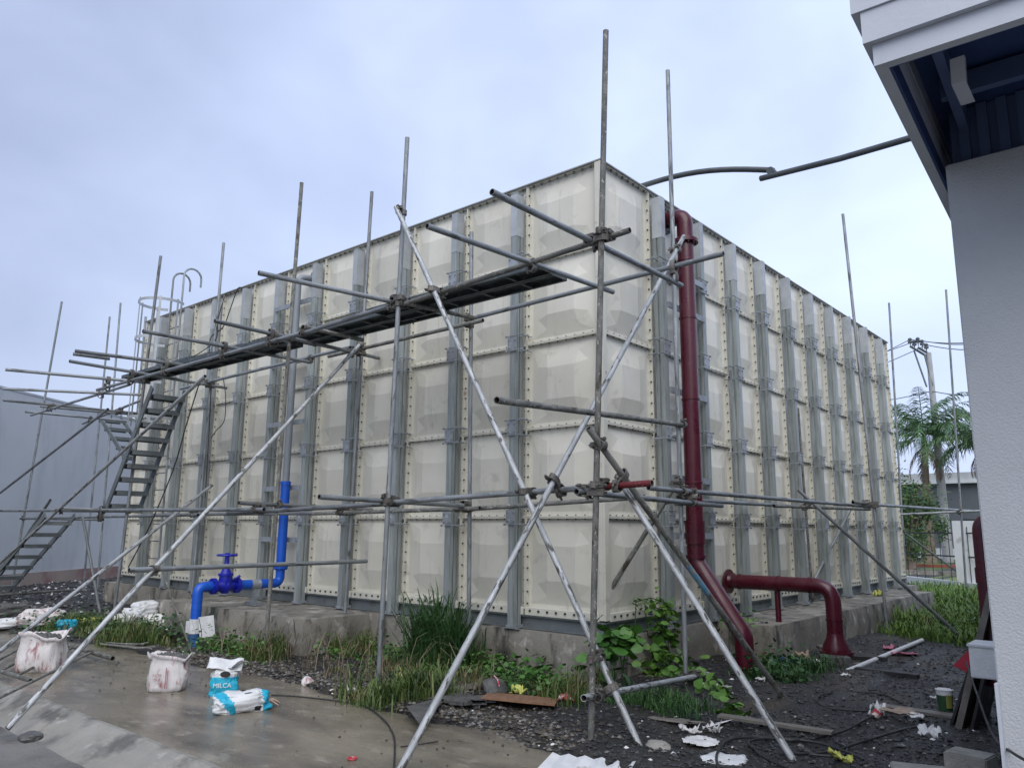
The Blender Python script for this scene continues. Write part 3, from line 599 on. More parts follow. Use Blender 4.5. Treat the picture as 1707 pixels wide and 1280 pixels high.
# couplers wherever two tubes cross and touch
def closest(A, B, C_, D_):
    u, v, w = B-A, D_-C_, A-C_; a, b, c, d, e = u.dot(u), u.dot(v), v.dot(v), u.dot(w), v.dot(w); q = a*c-b*b
    if q < 1e-6*a*c: return None
    s = (b*e-c*d)/q; t = (a*e-b*d)/q; lu, lv = .03/math.sqrt(a), .03/math.sqrt(c)
    if not (-lu < s < 1+lu and -lv < t < 1+lv): return None
    return A+u*s, C_+v*t
def coupler_mesh():
    b = MB(); r = TR+.004
    for off, ax in ((0, 'X'), (.056, 'Y')):
        pts = [(-.024, r), (-.024, r+.007), (.024, r+.007), (.024, r)]
        n = 14
        for k in range(n):
            a0, a1 = 2*math.pi*k/n, 2*math.pi*(k+1)/n
            for (p, q), (p2, q2) in zip(pts, pts[1:]):
                vs = []
                for (l, rad), a in (((p, q), a0), ((p, q), a1), ((p2, q2), a1), ((p2, q2), a0)):
                    c, s = rad*math.cos(a), rad*math.sin(a)
                    vs.append((l, c, s+off) if ax == 'X' else (c, l, s+off))
                b.add(vs, [(0, 1, 2, 3)])
    b.box((-.022, -.022, .022), (.022, .022, .036))
    b.box((-.02, r, -.018), (.02, r+.026, .002)); b.cyl((0, r+.018, -.034), (0, r+.018, .028), .009, 6); b.cyl((0, r+.018, .012), (0, r+.018, .026), .015, 6)
    b.box((r, -.02, .04), (r+.026, .02, .06)); b.cyl((r+.018, 0, .026), (r+.018, 0, .092), .009, 6); b.cyl((r+.018, 0, .07), (r+.018, 0, .084), .015, 6)
    return b
cmo = coupler_mesh().obj('coupler', 'coupler'); cme = cmo.data; bpy.data.objects.remove(cmo)
for i in range(len(SEGS)):
    for j in range(i+1, len(SEGS)):
        o1, A, B, _ = SEGS[i]; o2, C_, D_, _ = SEGS[j]; cc = closest(A, B, C_, D_)
        if not cc or (cc[0]-cc[1]).length > .17: continue
        if 'brace' in o1.name and 'brace' in o2.name: continue
        P, Q = cc; u = (B-A).normalized(); v = (D_-C_).normalized(); w = Q-P
        if w.length < .01: w = u.cross(v)
        if abs(u.dot(v)) > .97: continue
        dist = w.length; w = (u.cross(v)*(1 if u.cross(v).dot(w) > 0 else -1)).normalized(); y = w.cross(u)
        M_ = Matrix((u, y, w)).transposed().to_4x4(); k_ = max(.6, dist/.056) if dist > .09 else 1
        o = bpy.data.objects.new('coupler', cme); COL.objects.link(o); o.parent = o2
        wm = Matrix.Translation(P) @ M_ @ Matrix.Diagonal((1.08, 1.08, min(k_, 1.9), 1))
        o2w = Matrix.Translation(C_) @ o2.rotation_quaternion.to_matrix().to_4x4()
        o.matrix_local = o2w.inverted() @ wm
# steel plank platform: each plank lies on the transoms
def plank_mesh(L_):
    b = MB(); w = .118; h = .05
    b.mi = 0; b.box((0, -w, h-.004), (L_, w, h)); b.box((0, -w, 0), (L_, -w+.004, h-.004)); b.box((0, w-.004, 0), (L_, w, h-.004)); b.box((0, -w+.004, 0), (L_, -w+.03, .004)); b.box((0, w-.03, 0), (L_, w-.004, .004))
    for k in range(1, int(L_/.5)+1): x = min(L_-.02, k*.5-.1); b.box((x, -w+.005, .006), (x+.03, w-.005, h-.005))
    b.box((0, -w+.004, .004), (.01, w-.004, h-.004)); b.box((L_-.01, -w+.004, .004), (L_, w-.004, h-.004))
    n = int(L_/.055)
    for k in range(n):                                     # pressed slots with raised lips
        for y in (-.07, -.035, 0, .035, .07): x = .04+k*.055; b.box((x, y-.006, h+.0005), (x+.022, y+.006, h+.003))
    return b
PG = 'steel planks of the scaffold platform'
decks = [(.38, -1.46, 2.35, 3.845, 'outer steel plank at the right-hand end of the platform, nearest the tank corner'), (.36, -1.21, 2.35, 3.845, 'inner steel plank at the right-hand end of the platform, nearest the tank corner'),
         (-1.60, -1.21, 2.5, 3.897, 'outer steel plank of the platform between the two tallest left-hand poles'), (-1.58, -.96, 2.45, 3.897, 'inner steel plank of the platform between the two tallest left-hand poles'),
         (-3.95, -1.42, 2.4, 3.845, 'outer steel plank of the platform just left of the blue and grey riser'), (-3.98, -1.17, 2.4, 3.845, 'inner steel plank of the platform just left of the blue and grey riser'),
         (-6.10, -1.38, 2.35, 3.897, 'outer steel plank at the left end of the platform above the stair'), (-6.08, -1.13, 2.3, 3.897, 'inner steel plank at the left end of the platform above the stair')]
for x, y, L_, z, lb in decks:
    o = plank_mesh(L_).obj('scaffold_plank', 'steelplate'); o.location = (x, y, z-.01); o.rotation_euler.z = math.pi+random.uniform(-.01, .01); tag(o, lb, 'scaffold plank', PG)
# steel stairs
def stair(name, top, bot, width, n, label, mt='ibeam'):
    "two stringers and n open treads; top and bot are points on the near stringer, width is a vector to the other"
    top, bot, width = Vector(top), Vector(bot), Vector(width); rt = root(name, bot, label, 'stair', 'steel scaffold stairs')
    d = (top-bot); w = width.normalized(); dn = d.normalized(); up = w.cross(dn); up = up if up.z > 0 else -up
    for off in (0, 1):
        M_ = Matrix((dn, w, up)).transposed().to_4x4(); M_.translation = bot+width*off
        o = MB().box((0, -.012, -.05), (d.length, .012, .05)).obj('stringer', mt); o.matrix_world = M_; adopt(rt, o)
    h = Vector((dn.x, dn.y, 0)).normalized(); zz = Vector((0, 0, 1))
    for k in range(n):
        p = bot+d*((k+.5)/n); M_ = Matrix((h, w, zz)).transposed().to_4x4(); M_.translation = p
        b = MB().box((-.12, .014, -.012), (.12, width.length-.014, -.004)).box((-.12, .014, -.075), (-.112, width.length-.014, -.0125)).box((.112, .014, -.075), (.12, width.length-.014, -.0125)); o = b.obj('tread', mt); o.matrix_world = M_; adopt(rt, o)
    return rt
stair('scaffold_stair', at(254, 645, 1, -1.55), at(176, 850, 1, -1.55), (0, .52, 0), 9, 'steep steel stair going down from the left end of the platform')
stair('scaffold_stair', at(163, 690, 1, .3), at(212, 768, 1, .3), (0, .5, 0), 5, 'short upper steel stair between the poles before the grey wall')
stair('scaffold_stair', at(76, 858, 1, -1.5), at(-30, 985, 1, -1.5), (0, .5, 0), 7, 'lowest steel stair at the left edge under the long raker')
tubeobj(None, 'stair_handrail', at(84, 833, 1, -1.3), at(-20, 990, 1, -1.3), 'tube'); tag(SEGS[-1][0], 'dark handrail tube sticking up above the lowest stair', 'handrail')
# caged ladder on the tank's far end
lr = root('caged_ladder', (-8.9, -.3, ZB), 'thin galvanised ladder with a safety cage and hooked tops rising over the tank rim', 'ladder')
xa, xb_ = at(289, 485, 1, -.22), at(307, 476, 1, -.22)
zt_ = ZT+.55
for x in (xa.x, xa.x+.42):
    pts = [(x, -.24, .75), (x, -.24, zt_)]+[(x, -.24+.17-.17*math.cos(a), zt_+.17*math.sin(a)) for a in [i*math.pi/8 for i in range(1, 9)]]+[(x, .10, zt_-.15)]
    adopt(lr, sm(MB().tube(pts, .019, 8).obj('rail', 'tube')))
for k in range(16): adopt(lr, MB().tube([(xa.x, -.24, .95+k*.30), (xa.x+.42, -.24, .95+k*.30)], .011, 6).obj('rung', 'tube'))
cx_ = xa.x+.21; cyl_ = -.56
for z in (ZT-.05, ZT-.75, ZT-1.45, ZT-2.2):
    b = MB(); V = []; n = 24; a0 = math.radians(-50); rr = .40
    for k in range(n+1):
        a = a0+(math.radians(280))*k/n
        for dz, dr in ((0, 0), (.05, 0), (.05, .006), (0, .006)): V.append((cx_+(rr+dr)*math.cos(a+math.pi*1.0-math.radians(0)+math.radians(90)+math.radians(0)-math.radians(90)+a0*0+math.radians(0)), 0, z+dz))
    V = []
    for k in range(n+1):
        a = math.radians(140)+math.radians(260)*k/n
        for dz, dr in ((0, 0), (.05, 0), (.05, .006), (0, .006)): V.append((cx_+(rr+dr)*math.cos(a), -.50+(rr+dr)*math.sin(a), z+dz))
    Fc = [(4*k+i, 4*k+(i+1) % 4, 4*k+4+(i+1) % 4, 4*k+4+i) for k in range(n) for i in range(4)]
    adopt(lr, mobj('cage_hoop', V, Fc, 'sleeve'))
for a in (165, 210, 270, 330, 375):
    a = math.radians(a); p = Vector((cx_+.405*math.cos(a), -.50+.405*math.sin(a), ZT-2.3)); M_ = Matrix.Translation(p) @ Matrix.Rotation(a, 4, 'Z'); o = MB().box((0, -.02, 0), (.005, .02, 2.32)).obj('cage_strap', 'sleeve'); o.matrix_world = M_; adopt(lr, o)
# loose tube frame lying on the slab at the left
lf = root('loose_tube_frame', (-4.6, -3.6, 0), 'rusty welded tube frame with four rungs lying tilted on the slab over the near sack', 'tube frame')
for p, q, r in (((84, 1066), (188, 1097), .026), ((-30, 1108), (51, 1134), .02)): o = tubeobj(lf, 'rail', at(*p, 2, .10), at(*q, 2, .07), 'old', r=r)
for p, q in (((-10, 1104), (60, 1066)), ((4, 1116), (93, 1071)), ((28, 1126), (119, 1080)), ((-20, 1172), (150, 1088))): tubeobj(lf, 'rung', at(*p, 2, .05), at(*q, 2, .09), 'old', r=.014)
t_ = tubeobj(None, 'lying_tube', at(-10, 992, 2, .17), at(118, 983, 2, .2), 'old'); tag(t_, 'tube lying across the rubble in front of the grey wall', 'tube')
t_ = tubeobj(None, 'lying_pipe', at(1411, 1119, 2, .04), at(1537, 1067, 2, .10), 'white', r=.028); tag(t_, 'pale plastic pipe lying propped on the gravel by the flared flange', 'pipe')
t_ = tubeobj(None, 'thin_rod', at(271, 952, 1, -2.3), at(322, 1094, 2, 0), 'old', r=.010); tag(t_, 'thin rod leaning from the low rail down beside the blue pipe', 'rod')
# hanging cables
def cable(name, pts, r, mt, label, cat='cable'):
    P = [Vector(p) for p in pts]; out = []
    for i in range(len(P)-1):                                # Catmull-Rom
        p0, p1, p2, p3 = P[max(i-1, 0)], P[i], P[i+1], P[min(i+2, len(P)-1)]
        for k in range(6):
            t = k/6; out.append(.5*((2*p1)+(p2-p0)*t+(2*p0-5*p1+4*p2-p3)*t*t+(3*p1-p0-3*p2+p3)*t**3))
    out.append(P[-1]); return tag(sm(MB().tube(out, r, 6).obj(name, mt)), label, cat)
def pp(l, ax, v): return [at(x, y, ax, v) for x, y in l]
cable('hanging_cable', pp([(404, 480), (396, 482), (385, 512), (372, 545), (352, 562), (348, 590), (344, 610)], 1, -.35), .009, 'black', 'black cable hanging from the rim by the fourth beam and looping to the platform')
cable('hanging_cable', pp([(384, 488), (376, 492), (364, 530), (360, 565), (330, 590), (290, 608), (278, 616)], 1, -.4), .008, 'black', 'black cable drooping from the rim towards the cage ladder')
cable('hanging_cable', pp([(334, 633), (310, 710), (289, 782), (250, 875), (214, 945)], 1, -1.2), .010, 'black', 'black cable running from the platform down past the stair to the sacks')
cable('hanging_cable', pp([(352, 640), (350, 690), (346, 760), (342, 830)], 1, -.6), .008, 'black', 'dark cable hanging straight below the platform over the panels')
cable('hanging_cable', pp([(372, 630), (376, 660), (374, 700), (360, 718), (352, 730)], 1, -.6), .007, 'black', 'short looped cable tail hanging below the platform')

# ------------------------------------------------------------ building at the right edge
hb = root('grey_building_corner', (4.1, -2.6, 0), 'blue-grey stucco building corner with stepped pale eave filling the right edge', 'building')
wx = 3.885
col = MB().box((wx, -2.70, -.3), (4.235, -2.30, 3.30)).obj('corner_column', 'stucco'); bevel(col, .006, 2)
wl = MB().box((4.236, -2.63, -.3), (9, -2.3, 3.22)).box((3.92, -2.299, -.3), (9, 9, 3.2)).obj('wall', 'stucco')
trim = MB().box((wx-.004, -2.74, -.3), (wx+.010, -2.701, .86)).obj('corner_trim', 'fascia')
adopt(hb, col, wl, trim)
z1, z2, z3 = 3.30, 3.392, 3.53
C1, C2, C3 = at(1457, 111, 2, z1), at(1438, 74, 2, z2), at(1418, 25, 2, z3)
fd_ = (at(1707, 29, 2, z1)-C1).normalized(); sd_ = Vector((-.064, 1, 0)).normalized()
def prism(name, C_, w, za, zb_, mt, Lf=6.5, Ls=13):
    "L-shaped eave moulding: a front strip and a side strip, mitred at the corner"
    o = []
    n_f = Vector((-fd_.y, fd_.x, 0)); c0 = Vector((C_.x, C_.y, 0)); ci = c0+(fd_+sd_)*w
    for a, b, c, d in ((c0, c0+fd_*Lf, ci+fd_*Lf, ci), (c0, ci, ci+sd_*Ls, c0+sd_*Ls)):
        V = [(p.x, p.y, z) for z in (za, zb_) for p in (a, b, c, d)]
        ob = mobj(name, V, [(0, 3, 2, 1), (4, 5, 6, 7), (0, 1, 5, 4), (1, 2, 6, 5), (2, 3, 7, 6), (3, 0, 4, 7)], mt); adopt(hb, ob); o.append(ob)
    return o
prism('eave_moulding', C1, .045, z1, z2-.001, 'fascia'); prism('eave_moulding', C2, .085, z2, z3-.001, 'fascia'); prism('eave_moulding', C3, .12, z3, z3+.28, 'fascia')
c0 = Vector((C1.x, C1.y, 0))
def slabp(name, o0, f0, f1, s0, s1, za, zb_, mt):
    P = [c0+fd_*f+sd_*s for f, s in ((f0, s0), (f1, s0), (f1, s1), (f0, s1))]
    V = [(p.x, p.y, z) for z in (za, zb_) for p in P]
    ob = mobj(name, V, [(0, 3, 2, 1), (4, 5, 6, 7), (0, 1, 5, 4), (1, 2, 6, 5), (2, 3, 7, 6), (3, 0, 4, 7)], mt); adopt(hb, ob); return ob
slabp('soffit', 0, .06, 6.4, .06, 12.9, 3.62, 3.66, 'navy'); slabp('eave_lining', 0, .046, 6.4, .046, .056, 3.303, 3.619, 'navy'); slabp('eave_lining', 0, .046, .056, .0565, 12.9, 3.303, 3.619, 'navy')
slabp('purlin', 0, .13, 6.3, .30, .345, 3.50, 3.60, 'purlin'); slabp('purlin', 0, .13, 6.3, .80, .845, 3.50, 3.60, 'purlin'); slabp('purlin', 0, .16, .20, .36, 6, 3.48, 3.60, 'purlin')
rb = MB().box((wx+.02, -2.6, 3.31), (9, -2.56, 3.615))
for k in range(14): x = wx+.06+k*.085; rb.box((x, -2.625, 3.312), (x+.045, -2.601, 3.613))
adopt(hb, rb.obj('ribbed_sheet', 'purlin'))
for k in range(3):
    yk = -2.2+k*1.6; adopt(hb, MB().box((wx-.0, yk, 3.46), (wx+1, yk+.05, 3.60)).obj('purlin', 'purlin'))
q0 = at(1583, 100, 1, -3.35); q1 = at(1586, 142, 1, -3.28); q2 = at(1600, 172, 1, -3.12)
br = MB(); wv = Vector((.055, 0, 0))
for a, b in ((q0, q1), (q1, q2)):
    n_ = Vector((0, .03, .0)); V = [a, a+wv, a+wv+n_, a+n_, b, b+wv, b+wv+n_, b+n_]; br.add(V, [(0, 1, 2, 3), (4, 7, 6, 5), (0, 4, 5, 1), (1, 5, 6, 2), (2, 6, 7, 3), (3, 7, 4, 0)])
adopt(hb, br.obj('downpipe_outlet', 'fascia'))
# maroon pipe hugging the far side of the wall
qy = .4; pxa = at(1640, 960, 1, qy)
rp_ = root('maroon_wall_pipe', (pxa.x, qy, 0), 'short maroon pipe dropping from an elbow beside the grey building', 'pipe')
zt2 = at(1632, 862, 1, qy).z
adopt(rp_, sm(MB().tube(arc([(3.9, qy, zt2-.02), (pxa.x+.01, qy, zt2-.02), (pxa.x+.01, qy, .35)], .1, 8), .062, 20).obj('pipe_run', 'maroon')), sm(MB().cyl((pxa.x+.01, qy, 1.12), (pxa.x+.01, qy, 1.24), .070, 20).obj('pipe_sleeve', 'maroon')))
ba = at(1626, 1124, 1, -1.5); bt = at(1626, 1072, 1, -1.5)
jb = MB().box((ba.x, -1.62, ba.z), (3.88, -1.38, bt.z)).obj('body', 'white'); bevel(jb, .006, 2)
jr = root('junction_box', (3.8, -1.5, ba.z), 'white plastic junction box fixed to the building above the leaning boards', 'box'); adopt(jr, jb, MB().box((ba.x-.006, -1.628, bt.z-.004), (3.884, -1.38, bt.z+.008)).obj('lid', 'white'))
# boards leaning on the building, and a dark sheet standing in for shadow
def lean(base, top, y0, y1, th, mt, label, name='leaning_board'):
    a = at(*base, 2, 0); a.z = -.02; t = at(*top, 1, a.y); d = Vector((t.x-a.x, 0, t.z-a.z)); n_ = Vector((-d.z, 0, d.x)).normalized()*-th
    V = []
    for y in (a.y+y0, a.y+y1):
        for p in (a, a+d, a+d+n_, a+n_): V.append((p.x, y, p.z))
    o = mobj(name, V, [(0, 1, 2, 3), (7, 6, 5, 4), (0, 4, 5, 1), (1, 5, 6, 2), (2, 6, 7, 3), (3, 7, 4, 0)], mt); return tag(o, label, 'board', 'boards leaning on the building')
lean((1588, 1222), (1645, 985), 0, .9, .045, 'board', 'grey board with a pale edge leaning against the building')
lean((1574, 1218), (1622, 1078), .08, 1.0, .02, 'black', 'black sheet leaning just left of the grey board')
lean((1612, 1226), (1662, 1010), .02, .7, .02, 'black', 'black sheet standing in for the shadow between grey board and wall')  # added sheet: the shadow under the grey board given as a black surface
a = at(1618, 1080, 1, -.9); tri = [at(*p, 1, -.9) for p in ((1588, 1109), (1624, 1074), (1632, 1076), (1612, 1120))]
V = [tuple(p) for p in tri]+[(p.x, p.y+.05, p.z) for p in tri]
tag(mobj('red_sheet', V, [(0, 1, 2, 3), (7, 6, 5, 4), (0, 4, 5, 1), (1, 5, 6, 2), (2, 6, 7, 3), (3, 7, 4, 0)], 'redsheet'), 'folded red metal sheet wedged above the leaning boards', 'sheet')

# ------------------------------------------------------------ far wall at the left
w0, w1 = at(0, 984, 2, .0), at(235, 960, 2, .0); wd = (w1-w0); wd.z = 0; wd.normalize(); wn = Vector((wd.y, -wd.x, 0))
ra = ((0-853.5)/F)*RR+((640-650)/F)*UU+FF; dist = (Vector((w0.x, w0.y, 0))-Vector((CAM[0], CAM[1], 0))).length; HW = CAM[2]+ra[2]/math.hypot(ra[0], ra[1])*dist
fw = root('rendered_side_building', w0, 'long plain blue-grey rendered building behind the far left of the scaffold', 'building')
def wbox(name, s0, s1, n0, n1, z0, z1, mt, zb1=None):
    P = [w0+wd*s+wn*n for s, n in ((s0, n0), (s1, n0), (s1, n1), (s0, n1))]
    V = [(p.x, p.y, z0) for p in P]+[(p.x, p.y, z1 if i in (0, 3) or zb1 is None else zb1) for i, p in enumerate(P)]
    o = mobj(name, V, [(0, 1, 2, 3), (7, 6, 5, 4), (0, 4, 5, 1), (1, 5, 6, 2), (2, 6, 7, 3), (3, 7, 4, 0)], mt); adopt(fw, o)
wbox('wall', -30, 26, .0, -9, .0, HW, 'farwall'); wbox('wall_footing', -30, 26, .04, .001, -.3, .36, 'footing'); wbox('roof_edge', -30.1, 26.1, .015, .001, HW-.04, HW+.01, 'farwall')

# ------------------------------------------------------------ background at the right
G['lawn'] = mat('far_lawn', (.06, .11, .025), (.12, .18, .04), .5, (.8, .95), 0, .3, 6, c3=(.2, .19, .09), t3=(.55, .7), s3=.4)
G['asphalt'] = mat('wet_asphalt', (.05, .052, .055), (.08, .08, .08), .6, (.3, .6)); G['kerbred'] = mat('red_kerb', (.25, .07, .045), (.33, .10, .07), 2, (.7, .9))
def gstrip(name, y0, y1, z, mt, x0=-60, x1=40):
    "strip of ground lying between two distances along the fence direction"
    V = [(x0, y0, z), (x1, y0, z), (x1, y1, z), (x0, y1, z)]; return struct(mobj(name, V, [(0, 1, 2, 3)], mt))
gstrip('lawn', 15.5, 120, .035, 'lawn'); gstrip('street', 25.5, 29, .05, 'asphalt')
struct(MB().box((-60, 32.2, .03), (40, 32.5, .16)).obj('kerb', 'kerbred'))
struct(MB().box((-60, 24.9, .03), (40, 25.2, .17)).obj('kerb', 'conc'))
k0, k1 = at(1496, 972, 2, 0), at(1640, 990, 2, 0); kd = (k1-k0); kd.z = 0; kl = kd.length+6; kd.normalize()
M_ = Matrix((kd, Vector((-kd.y, kd.x, 0)), Vector((0, 0, 1)))).transposed().to_4x4(); M_.translation = Vector((k0.x, k0.y, 0))-kd*3
fe = root('barred_fence', M_.translation, 'open rusty barred fence on a low white wall beyond the tank', 'fence')
lw = MB().box((0, 0, -.2), (kl, .15, .24)).obj('low_wall', 'whitewall'); lw.matrix_world = M_; adopt(fe, lw)
for k in range(int(kl/.42)):
    o = MB().cyl((.2+k*.42, .075, .24), (.2+k*.42, .075, 1.62+random.uniform(-.05, .12)), .011, 6).obj('bar', 'bolt'); o.matrix_world = M_; adopt(fe, o)
for z in (1.52, .9): o = MB().box((0, .065, z-.02), (kl, .085, z+.02)).obj('rail', 'bolt'); o.matrix_world = M_; adopt(fe, o)
gp = at(1605, 985, 2, 0); o = MB().box((gp.x-.05, gp.y-.3, 0), (gp.x+1.3, gp.y+.1, at(1610, 868, 1, gp.y).z)).obj('gate_pillar', 'whitewall'); tag(o, 'pale gate pillar just left of the short maroon wall pipe', 'pillar')
# low long building
bb_ = root('far_low_building', (-3, 46, 0), 'long low grey building with a white roof line behind the palm', 'building')
zr0, zr1 = at(1590, 806, 1, 46).z, at(1590, 788, 1, 46).z
for n_, a, b, mt in (('wall', (-16, 46, 0), (30, 58, zr0), 'wall2'), ('plinth_wall', (-16, 45.9, 0), (30, 45.99, at(1590, 914, 1, 46).z), 'whitewall'), ('eave_line', (-16.2, 45.6, zr0+.001), (30, 58, zr0+.16), 'whitewall'), ('parapet', (-16, 45.7, zr0+.161), (30, 58, zr1), 'farwall')):
    adopt(bb_, MB().box(a, b).obj(n_, mt))
for k in range(9): adopt(bb_, MB().box((-14+k*4.2, 45.93, 2.2), (-11.2+k*4.2, 45.985, 2.36)).obj('window', 'glass'))
# bare concrete utility pole
py_ = 40; pb_ = at(1581, 936, 1, py_); pt_ = at(1548, 588, 1, py_); 
up = root('utility_pole', (pb_.x, py_, 0), 'white concrete utility pole with crossarms and insulators beside the palm', 'utility pole')
adopt(up, sm(MB().tube([(pb_.x, py_, 0), (pt_.x, py_, pt_.z)], [.27, .13], 12).obj('pole_shaft', 'pole')))
def pxp(x, y, dy=0): return at(x, y, 1, py_+dy)
for p, q in (((1517, 577), (1547, 595)), ((1530, 579), (1552, 592))): adopt(up, MB().tube([pxp(*p, -.2), pxp(*q, .0)], .065, 4).obj('crossarm', 'ibeam'))
for p, q in (((1524, 585), (1545, 645)), ((1541, 590), (1555, 643))): adopt(up, MB().tube([pxp(*p, -.1), pxp(*q, -.1)], .05, 5).obj('arm_brace', 'ibeam'))
for x, y in ((1517, 569), (1524, 573), (1530, 568), (1537, 572), (1544, 578)):
    c = pxp(x, y, -.1); b = MB()
    for dz, r in ((-.30, .04), (-.12, .10), (0, .2), (.12, .2), (.22, .12)): pass
    b.tube([c-Vector((0, 0, .32)), c-Vector((0, 0, .12)), c-Vector((0, 0, .11)), c-Vector((0, 0, .0)), c+Vector((0, 0, .02)), c+Vector((0, 0, .12)), c+Vector((0, 0, .2))], [.02, .03, .11, .13, .06, .12, .05], 10); adopt(up, sm(b.obj('insulator', 'ibeam')))
for i, ((ax_, ay_), (lx_, ly_), (rx_, ry_)) in enumerate((((1517, 566), (1380, 612), (1720, 552)), ((1530, 567), (1380, 600), (1720, 556)), ((1544, 575), (1380, 628), (1720, 566)), ((1553, 652), (1380, 668), (1720, 640)))):
    a, b, c = at(lx_, ly_, 1, 52), pxp(ax_, ay_), at(rx_, ry_, 1, 30); pts = []
    for s_, e_ in ((a, b), (b, c)):
        for k in range(9): t = k/8; pts.append(s_+(e_-s_)*t-Vector((0, 0, .35*math.sin(math.pi*t))))
    tag(MB().tube(pts, .022, 4).obj('overhead_wire', 'black'), ['topmost power line on the left side of the pole', 'second power line through the middle insulator', 'third power line from the right-hand insulator', 'lowest single line crossing below the crossarms'][i], 'power line')

# palms and bushes
def frond(rt, c, az, el, L_, mt, droop=1.0, wd_=.8, seed=0):
    r = random.Random(seed); V = []; Fc = []; n = 26; pts = []
    h = Vector((math.cos(az), math.sin(az), 0)); p = Vector(c); a = el
    for k in range(n+1):
        pts.append(p.copy()); p += (h*math.cos(a)+Vector((0, 0, math.sin(a))))*(L_/n); a -= droop*(1.9/n)*(.5+k/n)
    side = Vector((-h.y, h.x, 0))
    for k in range(n):
        w = .022*(1-k/n)+.006; b = len(V); q, q2 = pts[k], pts[k+1]
        V += [q-side*w, q+side*w, q2+side*w, q2-side*w]; Fc.append((b, b+1, b+2, b+3))
    for k in range(3, n+1):
        t = k/n; ll = wd_*math.sin(math.pi*min(1, .12+t*.88))**.6*(1-.35*t)
        for s in (-1, 1):
            for rep in range(2):
                q = pts[k-1]+(pts[min(k, n)]-pts[k-1])*r.random(); tg = (pts[min(k, n)]-pts[k-1]).normalized()
                d = (side*s*r.uniform(.5, 1)+tg*r.uniform(.5, .9)+Vector((0, 0, r.uniform(-.5, .25)))).normalized(); l = ll*r.uniform(.75, 1.1)
                tip = q+d*l-Vector((0, 0, l*r.uniform(.35, .75))); mid = q+d*l*.5-Vector((0, 0, l*.10)); wv = tg*.026; b = len(V)
                V += [q-wv*.6, q+wv*.6, mid+wv, mid-wv, tip]; Fc += [(b, b+1, b+2, b+3), (b+3, b+2, b+4)]
    o = mobj('frond', V, Fc, mt); adopt(rt, o)
def palm(px, py, pxc, pyc, Y, Lf, n, label, seed, rb_=.34):
    b = at(px, py, 1, Y); c = at(pxc, pyc, 1, Y); rt = root('palm_tree', (b.x, Y, 0), label, 'palm tree'); r = random.Random(seed)
    zs = [0, .4, 1.2, c.z*.45, c.z*.7, c.z-.2]; pts = [(b.x+(c.x-b.x)*z/c.z, Y, z) for z in zs]
    adopt(rt, sm(MB().tube(pts, [rb_*1.25, rb_, rb_*.85, rb_*.6, rb_*.5, rb_*.45], 12).obj('trunk', 'bark')))
    adopt(rt, sm(MB().tube([(c.x, Y, c.z-.5), (c.x, Y, c.z-.1), (c.x, Y, c.z+.6)], [rb_*.5, rb_*.42, .06], 10).obj('crownshaft', 'darkleaf')))
    for k in range(n):
        az = k*2.39996+r.random()*.4; el = 1.45-1.45*(k/n)+r.uniform(-.1, .1); frond(rt, (c.x, Y, c.z+.15), az, el, Lf*r.uniform(.85, 1.1), 'palm', r.uniform(.75, 1.1), 1.05, seed*50+k)
    for k in range(4): frond(rt, (c.x, Y, c.z-.1), k*1.6+r.random(), -.7, Lf*.55, 'palmdry', .7, .5, seed*90+k)
palm(1549, 938, 1541, 738, 38.5, 4.1, 26, 'palm tree with a thick ringed trunk left of the utility pole', 3)
palm(1700, 938, 1640, 742, 37.5, 3.2, 18, 'palm tree mostly hidden behind the grey building', 5, .3)
def leafcloud(name, c, rad, n, sz, mt, mt2, seed, parent=None):
    r = random.Random(seed); V = []; Fc = []; mi = []; cl = [(Vector((r.gauss(0, .5)*rad[0], r.gauss(0, .5)*rad[1], r.gauss(0, .45)*rad[2])), r.uniform(.25, .5)) for _ in range(16)]
    for _ in range(n):
        cc, cr = r.choice(cl); p = Vector(c)+cc+Vector((r.gauss(0, cr*rad[0]), r.gauss(0, cr*rad[1]), r.gauss(0, cr*rad[2])))*.6
        if p.z < .05: p.z = .1+r.random()*.3
        a = Vector((r.gauss(0, 1), r.gauss(0, 1), r.gauss(0, .6))).normalized(); b_ = a.orthogonal().normalized(); s = sz*r.uniform(.6, 1.3); b = len(V)
        V += [p-a*s, p+b_*s*.4, p+a*s, p-b_*s*.4]; Fc.append((b, b+1, b+2, b+3)); mi.append(0 if r.random() < .6 else 1)
    return mobj(name, V, Fc, None, parent, mats=[mt, mt2], mi=mi)
def bush(name, cx_, cy_, h, rad, n, sz, label, seed, mt='darkleaf', mt2='grass', trunk=True, cat='tree'):
    rt = root(name, (cx_, cy_, 0), label, cat); adopt(rt, leafcloud('crown', (cx_, cy_, h), rad, n, sz, mt, mt2, seed))
    if trunk:
        t = MB().tube([(cx_, cy_, 0), (cx_+.05, cy_, h*.5), (cx_-.05, cy_, h)], [.14, .09, .05], 8)
        for k in range(5): a = k*1.3; t.tube([(cx_, cy_, h*.5), (cx_+math.cos(a)*rad[0]*.6, cy_+math.sin(a)*rad[1]*.5, h+rad[2]*.3)], [.05, .02], 6)
        adopt(rt, t.obj('trunk', 'bark'))
tx = at(1515, 850, 1, 30); bush('leafy_tree', tx.x, 30, 2.3, (.95, 1.0, 1.5), 4200, .085, 'dense dark green tree between tank end and the palm trunk', 11)
tx = at(1512, 900, 1, 27); bush('dark_shrub', tx.x, 27, 1.0, (.6, .6, .8), 1800, .07, 'small dark shrub at the foot of the far tank end', 12, cat='shrub')

